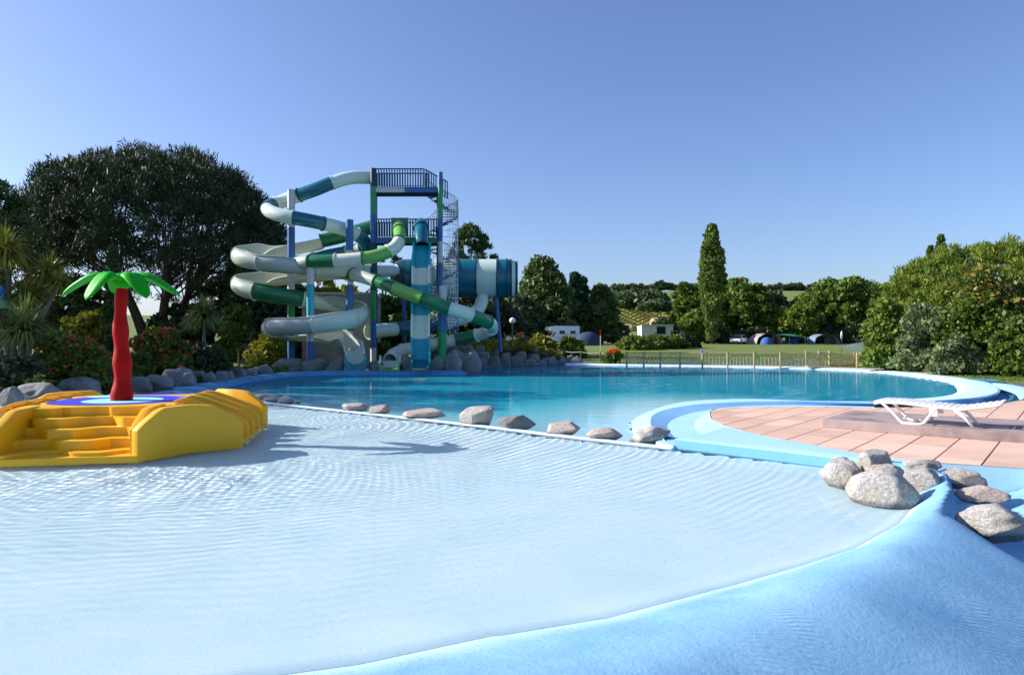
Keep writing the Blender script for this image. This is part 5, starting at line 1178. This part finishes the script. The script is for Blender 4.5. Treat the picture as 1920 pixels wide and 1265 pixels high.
# ground cover on the planting bed and between the boulders
def cover(n, xr, yr, size, m, name, label, mask=None, zoff=.0, hmax=.25):
    X = rng.uniform(*xr, n); Y = rng.uniform(*yr, n)
    if mask is not None: k = mask(X, Y); X, Y = X[k], Y[k]
    Z = np.array([terrain(a, b) for a, b in zip(X, Y)]); C = np.stack([X, Y, Z+zoff+rng.random(len(X))*hmax], -1)
    V_, F_ = leaves(C, np.full(len(C), .12), 6, size, up=1.0, elong=2.2, shell=.1); o = link(name, npmesh(name, V_, F_, False), LM[m]); tag(o, label, 'ground cover', kind='stuff')
cover(5200, (-26, -12.5), (17, 39), .12, 'oak', 'ground_cover', 'dark low ground cover between the bushes on the left bank', lambda X, Y: ~inpoly(X, Y, SITE))
cover(1500, (-6, 4), (49, 57), .16, 'yellow', 'heap_ground_cover', 'yellow green creeping plants on top of the boulder heap', lambda X, Y: ~inpoly(X, Y, SITE), hmax=.5)
def grassmask(X, Y): return ~inpoly(X, Y, SITE) & (pdist(X, Y, SITE, True)[0] > .75)
X = np.r_[rng.uniform(15, 34, 26000), rng.uniform(-6, 34, 30000)]; Y = np.r_[rng.uniform(22, 48, 26000), rng.uniform(44, 75, 30000)]
k = grassmask(X, Y); X, Y = X[k], Y[k]; Z = np.array([terrain(a, b) for a, b in zip(X, Y)])
hgt = .03+.06*rng.random(len(X)); a = rng.random(len(X))*PI; wv = .03
Vg = np.stack([np.stack([X-wv*np.cos(a), Y-wv*np.sin(a), Z], -1), np.stack([X+wv*np.cos(a), Y+wv*np.sin(a), Z], -1), np.stack([X+.03*rng.normal(size=len(X)), Y+.03*rng.normal(size=len(X)), Z+hgt], -1)], 1).reshape(-1, 3)
tag(link('lawn_grass', npmesh('lawn_grass', Vg, np.arange(len(Vg)).reshape(-1, 3), False), leafmat('grass_blades', (.06, .10, .012), (.13, .17, .03), .3)), 'short grass blades of the lawn beyond the pool', 'grass', kind='stuff')
# yellow field on the slope: vine rows
mb = MB(); nr = 11
for i in range(nr):
    y = 168+i*4.2; xs_ = np.linspace((1158-960)/FP*y, (1250-960)/FP*y, 30)
    vs = []
    for x in xs_:
        z = terrain(x, y)
        for dy, dz_ in ((-.8, 0), (-.6, 1.1+.25*math.sin(x*3+i)), (.6, 1.15+.2*math.sin(x*2.3+i)), (.8, 0)): vs.append((x, y+dy, z+dz_))
    mb.add(vs, [(4*j+q, 4*j+q+1, 4*j+5+q, 4*j+4+q) for j in range(29) for q in range(3)])
tag(mb.build('vine_rows', mat('vine_leaves', (.20, .20, .02), .8, (.30, .27, .04), 1.5, .6, bump=.2, bscale=3)), 'yellow green rows of vines on the slope behind the white farm building', 'vines', kind='stuff')
# ================================================================ fences
M['wood'] = mat('weathered_wood', (.34, .25, .15), .8, (.48, .37, .24), 3, .6, bump=.004, stretch=(4, 4, 1))
M['woodd'] = mat('dark_wood', (.10, .07, .04), .8, (.16, .12, .07), 3, .6)
fe = empty('wooden_fence', (0, 0, 0), 'low wooden picket fence with round posts along the far side of the pool', 'fence')
fp = [(1175, 48.4), (1207, 48.2), (1238, 48.0), (1275, 47.5), (1317, 46.9), (1364, 46.3), (1414, 45.8), (1463, 45.4), (1511, 45.2), (1535, 45.2), (1555, 45.3), (1601, 45.2), (1607, 45.0), (1650, 44.0)]
pk = MB()
for i, (px, d) in enumerate(fp):
    x = (px-960)/FP*d; z = terrain(x, d); hh = 1.0 if px not in (1511, 1535, 1555) else 1.12
    MB().bar((x, d, z-.1), (x, d, z+hh), .068, 8).build('post', M['wood'], fe, smooth=True)
    if i < len(fp)-1 and not (1600 < px < 1606):
        px2, d2 = fp[i+1]; x2 = (px2-960)/FP*d2; z2 = terrain(x2, d2)
        for hz in (.93, .60, .16): MB().bar((x, d, z+hz), (x2, d2, z2+hz), .036, 6).build('rail', M['wood'], fe)
        n = max(2, int(math.hypot(x2-x, d2-d)/.21))
        for j in range(1, n):
            t = j/n; a_, b_ = x+(x2-x)*t, d+(d2-d)*t; pk.box((a_, b_-.03, z+.38), (.095, .03, .50))
pk.build('picket_row', mat('pale_wood', (.50, .41, .28), .8, (.62, .52, .37), 3), fe)['kind'] = 'stuff'
sg = empty('fence_notice', (0, 0, 0), 'small white notice board fixed to a post of the wooden fence', 'sign'); px, d = 1317, 46.8; x = (px-960)/FP*d
MB().box((x, d, 1.02), (.22, .02, .28)).build('board', M['white'], sg); MB().box((x, d-.014, 1.04), (.08, .006, .09)).build('pictogram', mat('dark_print', (.08, .09, .11), .6), sg)
# ladder lying / step in front of the gate
MB_ = MB().box((W(1533, 690, 44.4).x, 44.4, .08), (1.5, .5, .07)); tag(MB_.build('gate_step', M['wood'], bevel=.01), 'pale wooden step lying in front of the fence gate', 'step')
rf = empty('rope_fence', (0, 0, 0), 'low fence of dark posts and a rope in front of the motorhome lawn', 'fence'); prev = None
for px, d, t in ((985, 55, .0), (1012, 56, 0), (1034, 56.5, 0), (1054, 57, 0), (1089, 55.5, 0), (1126, 54.5, 0), (1163, 53.5, 0)):
    x = (px-960)/FP*d; z = terrain(x, d); MB().bar((x, d, z-.1), (x, d, z+.85), .05, 7).build('post', M['woodd'], rf)
    if prev:
        a = Vector(prev); b = Vector((x, d, z+.72)); m_ = a.lerp(b, .5)-Vector((0, 0, .08)); MB().tube([a, m_, b], .02, 5).build('rope', M['p_grey'], rf)
    prev = (x, d, z+.72)
# wooden posts and climbing frame on the lawn left of the tower
wp = empty('climbing_frame', (0, 0, 0), 'dark wooden climbing frame on the lawn left of the slide tower', 'climbing frame'); d = 47
for px in (444, 470): 
    x = (px-960)/FP*d; MB().bar((x, d, 0), (x, d, H-(624-HY)/FP*d), .08, 7).build('post', M['woodd'], wp)
for py in (624, 636, 650): MB().bar(W(436, py, d), W(498 if py == 624 else 478, py, d), .05, 6).build('bar', M['woodd'], wp)
MB().box(W(457, 652, d), (.9, .6, .5)).build('platform', M['woodd'], wp)
for px, pt, lab in ((448, 660, 'leftmost of the three short wooden posts on the lawn left of the slides'), (468, 656, 'middle of the three short wooden posts on the lawn left of the slides'), (475, 658, 'rightmost of the three short wooden posts on the lawn left of the slides')):
    d = 42; x = (px-960)/FP*d; tag(MB().bar((x, d, -.1), (x, d, H-(pt-HY)/FP*d), .075, 8).build('wooden_post', M['woodd'], smooth=True), lab, 'post', 'short wooden posts on the lawn')
# ================================================================ lamp, poles
lp = empty('street_lamp', (0, 0, 0), 'white globe lamp on a dark pole right of the slides', 'lamp'); c = W(961, 601, 60)
MB().bar((c.x, 60, 0), (c.x, 60, c.z-.2), .05, 8).build('pole', M['p_navy'], lp); MB().lathe([(.02, -.26), (.16, -.22), (.26, -.08), (.28, .05), (.2, .2), (.02, .28)], 16, tuple(c)).build('globe', M['white'], lp, smooth='all')
up_ = empty('utility_pole', (0, 0, 0), 'grey utility pole with a short crossbar right of the ragged dark tree', 'pole'); d = 140; a = W(1157, 576, d)
MB().bar((a.x, d, 0), tuple(a), .16, 8).build('pole', M['barkg'], up_); MB().bar(a+Vector((-.7, 0, -.2)), a+Vector((.7, 0, -.2)), .08, 6).build('crossbar', M['barkg'], up_)
pg = empty('striped_pole', (0, 0, 0), 'thin pale pole with a red band standing behind the rope fence', 'pole'); d = 56; a = W(1126, 618, d)
x = a.x; z0 = terrain(x, d); MB().bar((x, d, z0), (x, d, a.z-.5), .035, 6).build('pole', M['p_grey'], pg); MB().bar((x, d, a.z-.5), (x, d, a.z), .038, 6).build('red_band', M['red'], pg)
# ================================================================ buildings on the slope
M['render'] = mat('white_render', (.62, .62, .62), .85, (.70, .69, .68), 1.5, .6)
M['roof'] = mat('terracotta_roof', (.36, .20, .14), .85, (.48, .29, .21), 2, .6)
M['glass'] = mat('dark_window_glass', (.02, .03, .04), .1)
fb = empty('farm_building', (0, 0, 0), 'long white farm building with terracotta roofs left of the tall poplar', 'building')
def W3(px, py, d): return W(px, py, d)
def block(root, px0, px1, pyt, d, dep, wallm, roofm=None, rh=0, pyb=640):
    x0 = (px0-960)/FP*d; x1 = (px1-960)/FP*d; z1 = H-(pyt-HY)/FP*d; z0 = terrain((x0+x1)/2, d)-.5
    MB().box(((x0+x1)/2, d+dep/2, (z0+z1)/2), (x1-x0, dep, z1-z0)).build('wall', wallm, root)
    if roofm:
        mb = MB(); o = .3; mb.add([(x0-o, d-o, z1), (x1+o, d-o, z1), (x1+o, d+dep+o, z1), (x0-o, d+dep+o, z1), (x0-o, d+dep/2, z1+rh), (x1+o, d+dep/2, z1+rh)], [(0, 1, 5, 4), (2, 3, 4, 5), (0, 4, 3), (1, 2, 5), (0, 3, 2, 1)]); mb.build('roof', roofm, root)
    return x0, x1, z0, z1
x0, x1, z0, z1 = block(fb, 1203, 1262, 610, 140, 5, M['render'])
MB().box(((x0+x1)/2, 139.9, z1+.1), (x1-x0+.3, .4, .2)).build('fascia', M['p_grey'], fb)
MB().box((x0+(x1-x0)*.62, 139.95, z1-1.0), (1.8, .12, 1.5)).build('window', M['glass'], fb)
block(fb, 1232, 1296, 603, 150, 8, M['render'], M['roof'], 1.0); block(fb, 1252, 1290, 597, 156, 8, M['render'], M['roof'], .9)
s2 = empty('farm_shed', (0, 0, 0), 'small white shed with reddish roof behind the ragged dark tree', 'building'); block(s2, 1158, 1183, 613, 145, 5, M['render'], M['roof'], .7)
# ================================================================ vehicles
M['carwhite'] = mat('white_car_paint', (.75, .76, .78), .25, coat=.6); M['tyre'] = mat('tyre_rubber', (.02, .02, .02), .8); M['dark'] = mat('dark_trim', (.03, .03, .035), .5)
def wheel(root, c, r, w_, ax):
    o = MB().bar(Vector(c)-ax*w_/2, Vector(c)+ax*w_/2, r, 16).build('wheel', M['tyre'], root, smooth=True)
    MB().bar(Vector(c)-ax*(w_/2+.01), Vector(c)+ax*(w_/2+.01), r*.6, 12).build('rim', M['p_grey'], o)
def car(label, px, d, ang, m='carwhite', L=4.1):
    x = (px-960)/FP*d; root = empty('parked_car', (x, d, terrain(x, d)), label, 'car', rz=ang); ax = Vector((0, 1, 0))
    sidep = [(-2.0, .35), (-2.05, .62), (-1.95, .80), (-1.1, .95), (1.7, 1.0), (2.0, .9), (2.02, .5), (1.95, .3)]
    def hull(prof, w0, w1, name, m_, bev=.05):
        n = len(prof); zmax = max(p[1] for p in prof); zmin = min(p[1] for p in prof); vs = []
        for sy in (-1, 1):
            for a, z in prof: vs.append((a, sy*(w0+(w1-w0)*(z-zmin)/(zmax-zmin)), z))
        return MB().add(vs, [tuple(range(n)), tuple(range(2*n-1, n-1, -1))]+[(k, n+k, n+(k+1) % n, (k+1) % n) for k in range(n)]).build(name, m_, root, bevel=bev, smooth=True)
    hull(sidep, .86, .84, 'body', M[m]); cab = [(-1.15, .94), (-.45, 1.45), (1.35, 1.50), (1.80, 1.0)]; hull(cab, .80, .62, 'cabin', M[m], .06)
    for sy in (-1, 1):
        MB().add([(-.85, sy*.812, 1.0), (-.35, sy*.70, 1.38), (.35, sy*.70, 1.40), (.35, sy*.812, 1.0)], [(0, 1, 2, 3)]).build('side_window', M['glass'], root)
        MB().add([(.42, sy*.812, 1.0), (.42, sy*.70, 1.40), (1.25, sy*.69, 1.42), (1.5, sy*.80, 1.05)], [(0, 1, 2, 3)]).build('side_window', M['glass'], root)
        MB().box((-1.98, sy*.6, .72), (.12, .3, .14)).build('headlight', M['white'], root, bevel=.02)
        MB().box((-.85, sy*.92, 1.0), (.14, .16, .1)).build('mirror', M[m], root, bevel=.02)
        for a in (-1.3, 1.3): wheel(root, (a, sy*.76, .31), .31, .2, ax)
    MB().add([(-1.13, -.72, 1.0), (-1.13, .72, 1.0), (-.55, .62, 1.41), (-.55, -.62, 1.41)], [(0, 1, 2, 3)]).build('windscreen', M['glass'], root)
    MB().box((-2.06, 0, .5), (.06, 1.0, .16)).build('grille', M['dark'], root)
    return root
car('white hatchback parked on the lawn right of the tall poplar', 1385, 112, .95)
car('white car half hidden behind the sprinkler at the right', 1600, 122, .5)
car('dark car in the shade left of the motorhome', 985, 110, 2.9, 'dark')
def camper(label, px, d, ang, L, Hh, name='motorhome', cab=True):
    x = (px-960)/FP*d; root = empty(name, (x, d, terrain(x, d)), label, name.replace('_', ' '), rz=ang)
    pr = [(-L/2, .5), (-L/2, Hh), (L/2-(1.9 if cab else .3), Hh)]
    pr += [(L/2-.9, Hh-.1), (L/2-.7, Hh-.65), (L/2-1.4, Hh-.95), (L/2-.75, 1.25), (L/2, 1.05), (L/2, .45)] if cab else [(L/2, Hh-.5), (L/2, .6)]
    n = len(pr); vs = [(a, sy*1.1, z) for sy in (-1, 1) for a, z in pr]
    MB().add(vs, [tuple(range(n)), tuple(range(2*n-1, n-1, -1))]+[(k, n+k, n+(k+1) % n, (k+1) % n) for k in range(n)]).build('body', M['carwhite'], root, bevel=.05, smooth=True)
    for sy in (-1, 1):
        for a in (-L*.3, L*.02): MB().box((a, sy*1.105, Hh-1.0), (.9, .03, .5)).build('window', M['glass'], root)
        if cab: MB().add([(L/2-1.25, sy*1.112, 1.25), (L/2-1.75, sy*1.112, Hh-1.0), (L/2-1.45, sy*1.112, Hh-1.0), (L/2-.95, sy*1.112, 1.25)], [(0, 1, 2, 3)]).build('cab_window', M['glass'], root)
        MB().box((-L*.1, sy*1.104, 1.15), (L*.75, .02, .12)).build('stripe', M['p_grey'], root)
        for a in ((-L*.28, L*.32) if cab else (-.1,)): wheel(root, (a, sy*.95, .36), .36, .22, Vector((0, 1, 0)))
    if cab: MB().add([(L/2-.72, -.95, 1.28), (L/2-.72, .95, 1.28), (L/2-1.34, .95, Hh-1.0), (L/2-1.34, -.95, Hh-1.0)], [(0, 1, 2, 3)]).build('windscreen', M['glass'], root)
    MB().box((-L*.15, 0, Hh+.06), (.8, .6, .12)).build('roof_vent', M['dark'], root, bevel=.02)
    return root
camper('white motorhome with overcab standing under the large conifer', 1050, 108, .35+PI, 5.8, 2.95)
camper('white caravan in the shade behind the orange flowers', 955, 110, .2, 5.0, 2.5, 'caravan', False)
camper('white caravan between the dark car and the motorhome', 990, 116, -.2, 4.6, 2.55, 'caravan', False)
# ================================================================ tents
def cloth(name, c1, c2): return mat(name, c1, .8, c2, 2, .6)
TM = {'blue': cloth('blue_tent_cloth', (.02, .08, .30), (.03, .11, .36)), 'beige': cloth('beige_tent_cloth', (.34, .29, .27), (.42, .37, .34)), 'grey': cloth('grey_blue_tent_cloth', (.13, .20, .27), (.18, .26, .33)), 'green': cloth('green_tarp', (.015, .16, .10), (.02, .20, .13)), 'dblue': cloth('dark_blue_tent_cloth', (.015, .035, .08), (.025, .05, .11)), 'maroon': cloth('maroon_cloth', (.12, .04, .04), (.18, .07, .06))}
def dome(label, px, d, wpx, hpx, m, dep=1.0, tunnel=False, name='dome_tent'):
    x = (px-960)/FP*d; w_ = wpx/FP*d; h_ = hpx/FP*d; root = empty(name, (x, d, terrain(x, d)), label, 'tent'); mb = MB(); n = 12; k = 7; vs = []
    for j in range(k+1):
        for i in range(n+1):
            a = PI*i/n
            if tunnel: vs.append((w_/2*math.cos(a)*(1-.12*abs(math.sin(j/k*PI*2))), (j/k-.5)*w_*dep, h_*math.sin(a)**.8*(1-.10*abs(math.sin(j/k*PI*2)))))
            else:
                b = PI*j/k; vs.append((w_/2*math.cos(a), -w_/2*dep*math.cos(b)*math.sin(a), h_*math.sin(a)*math.sin(b)**.7 if 0 < j < k else 0))
    mb.add(vs, [(j*(n+1)+i, j*(n+1)+i+1, (j+1)*(n+1)+i+1, (j+1)*(n+1)+i) for j in range(k) for i in range(n)]); mb.build('flysheet', TM[m], root, smooth='all')
    fy = -w_*dep*.5-.02 if tunnel else -w_*dep*.36
    MB().add([(-w_*.16, fy, .02), (w_*.16, fy, .02), (w_*.1, fy+(.12 if not tunnel else 0), h_*.6), (-w_*.1, fy+(.12 if not tunnel else 0), h_*.6)], [(0, 1, 2, 3)]).build('door', M['dark'], root)
    for s in (-1, 1): MB().bar((s*w_*.5, fy*.6, .02), (s*w_*.75, fy*1.2, .0), .015, 4).build('guy_rope', M['p_grey'], root)
    return root
dome('large beige tunnel tent behind the small blue dome tent', 1434, 114, 46, 20, 'beige', 1.1, True, 'tunnel_tent')
dome('small blue dome tent on the camping lawn', 1437, 109, 22, 14, 'blue')
dome('grey blue family tent right of the awning', 1543, 113, 46, 19, 'grey', .8, True, 'family_tent')
dome('dark blue tent in the shade right of the motorhome', 1102, 104, 52, 26, 'dblue', .8, False, 'dark_tent')
aw = empty('awning', (0, 0, 0), 'camping awning with green top over dark furniture right of the beige tent', 'awning'); d = 112; gz = terrain((1480-960)/FP*d, d)
q = [W(1450, 628, d), W(1510, 632, d), W(1514, 632, d+3), W(1452, 627, d+3)]; mid = (q[0]+q[1]+q[2]+q[3])/4+Vector((0, 0, .35))
MB().add(q+[mid], [(0, 1, 4), (1, 2, 4), (2, 3, 4), (3, 0, 4)]).build('canopy', TM['green'], aw)
for v in q+[W(1480, 631, d)]: MB().bar((v.x, v.y, gz-.1), v, .03, 5).build('pole', M['p_grey'], aw)
for px, m_, w_, h_ in ((1458, 'maroon', .9, 1.5), (1468, 'grey', .7, 1.2), (1498, 'blue', 1.0, 1.4), (1485, 'dblue', .8, 1.7)):
    x = (px-960)/FP*d; MB().box((x, d+1.6, gz+h_/2), (w_, .5, h_)).build('side_cloth', TM[m_], aw, bevel=.04)
pr = empty('folded_parasol', (0, 0, 0), 'white folded parasol standing right of the grey blue family tent', 'parasol'); d = 112; x = (1578-960)/FP*d; g_ = terrain(x, d)
MB().bar((x, d, g_), (x, d, g_+2.2), .03, 6).build('pole', M['p_grey'], pr); MB().lathe([(.02, 2.15), (.13, 1.9), (.2, 1.2), (.15, .85), (.04, .8)], 10, (x, d, g_)).build('cover', M['white'], pr, smooth='all')
ch = empty('garden_chair', (0, 0, 0), 'white plastic chair on the lawn by the small cabbage tree', 'chair'); p = W(405, 645, 41); p.z = 0
MB().box(p+Vector((0, 0, .42)), (.5, .5, .04)).build('seat', M['white'], ch, bevel=.01); MB().box(p+Vector((0, .25, .72)), (.5, .04, .55)).build('backrest', M['white'], ch, bevel=.01)
for a, b in ((-.22, -.22), (.22, -.22), (-.22, .22), (.22, .22)): MB().bar(p+Vector((a, b, 0)), p+Vector((a, b, .42)), .025, 6).build('leg', M['white'], ch)
# blue playground tube peeping in at the left edge
ps = empty('playground_slide', (0, 0, 0), 'bright blue curved playground slide top at the left edge', 'playground slide')
MB().tube(catmull([W(-14, 580, 23), W(-4, 552, 23), W(1, 538, 23.2), W(5, 545, 23.4), W(6, 562, 23.6)], 5), .05, 8).build('rail', mat('bright_blue_plastic', (.03, .30, .75), .4), ps, smooth='all')
MB().box(W(0, 570, 23.5), (.35, .6, .3)).build('deck_box', mat('pale_green_plastic', (.35, .55, .30), .5), ps, bevel=.03)
MB().bar((W(-4, 575, 23.5).x, 23.5, 0), W(-4, 575, 23.5), .06, 8).build('leg', M['p_blue'], ps)
# water sprinkler: a fan of fine drops
sp_ = empty('lawn_sprinkler', (0, 0, 0), 'lawn sprinkler throwing an arc of water drops at the right end of the fence', 'sprinkler')
d = 62; c = W(1592, 640, 75); gx0 = (1578-960)/FP*72; bz = terrain(gx0, 72)
MB().bar((gx0, 72, bz), (gx0, 72, bz+.6), .04, 6).build('riser', M['dark'], sp_)
n = 11000; t = rng.random(n); az = rng.normal(size=n)*.16; v0 = 1-.75*rng.random(n)**1.5; X = gx0+6.2*t*v0*np.cos(az); Y = 72-5*t*v0+6*t*np.sin(az); Z = bz+.6+(7.2*t*v0-8.2*t*t)*.42+rng.normal(size=n)*.25*(t+.05)
s = .012; P = np.stack([X, Y, Z], -1); Vd = np.stack([P+[-s, 0, 0], P+[s, 0, 0], P+[0, 0, s*3.5]], 1).reshape(-1, 3)
dm = bpy.data.materials.new('water_drops'); dm.use_nodes = True; b = dm.node_tree.nodes['Principled BSDF']; b.inputs['Base Color'].default_value = (.8, .85, .9, 1); b.inputs['Roughness'].default_value = .2
link('spray', npmesh('spray', Vd, np.arange(len(Vd)).reshape(-1, 3), False), dm, sp_)['kind'] = 'stuff'
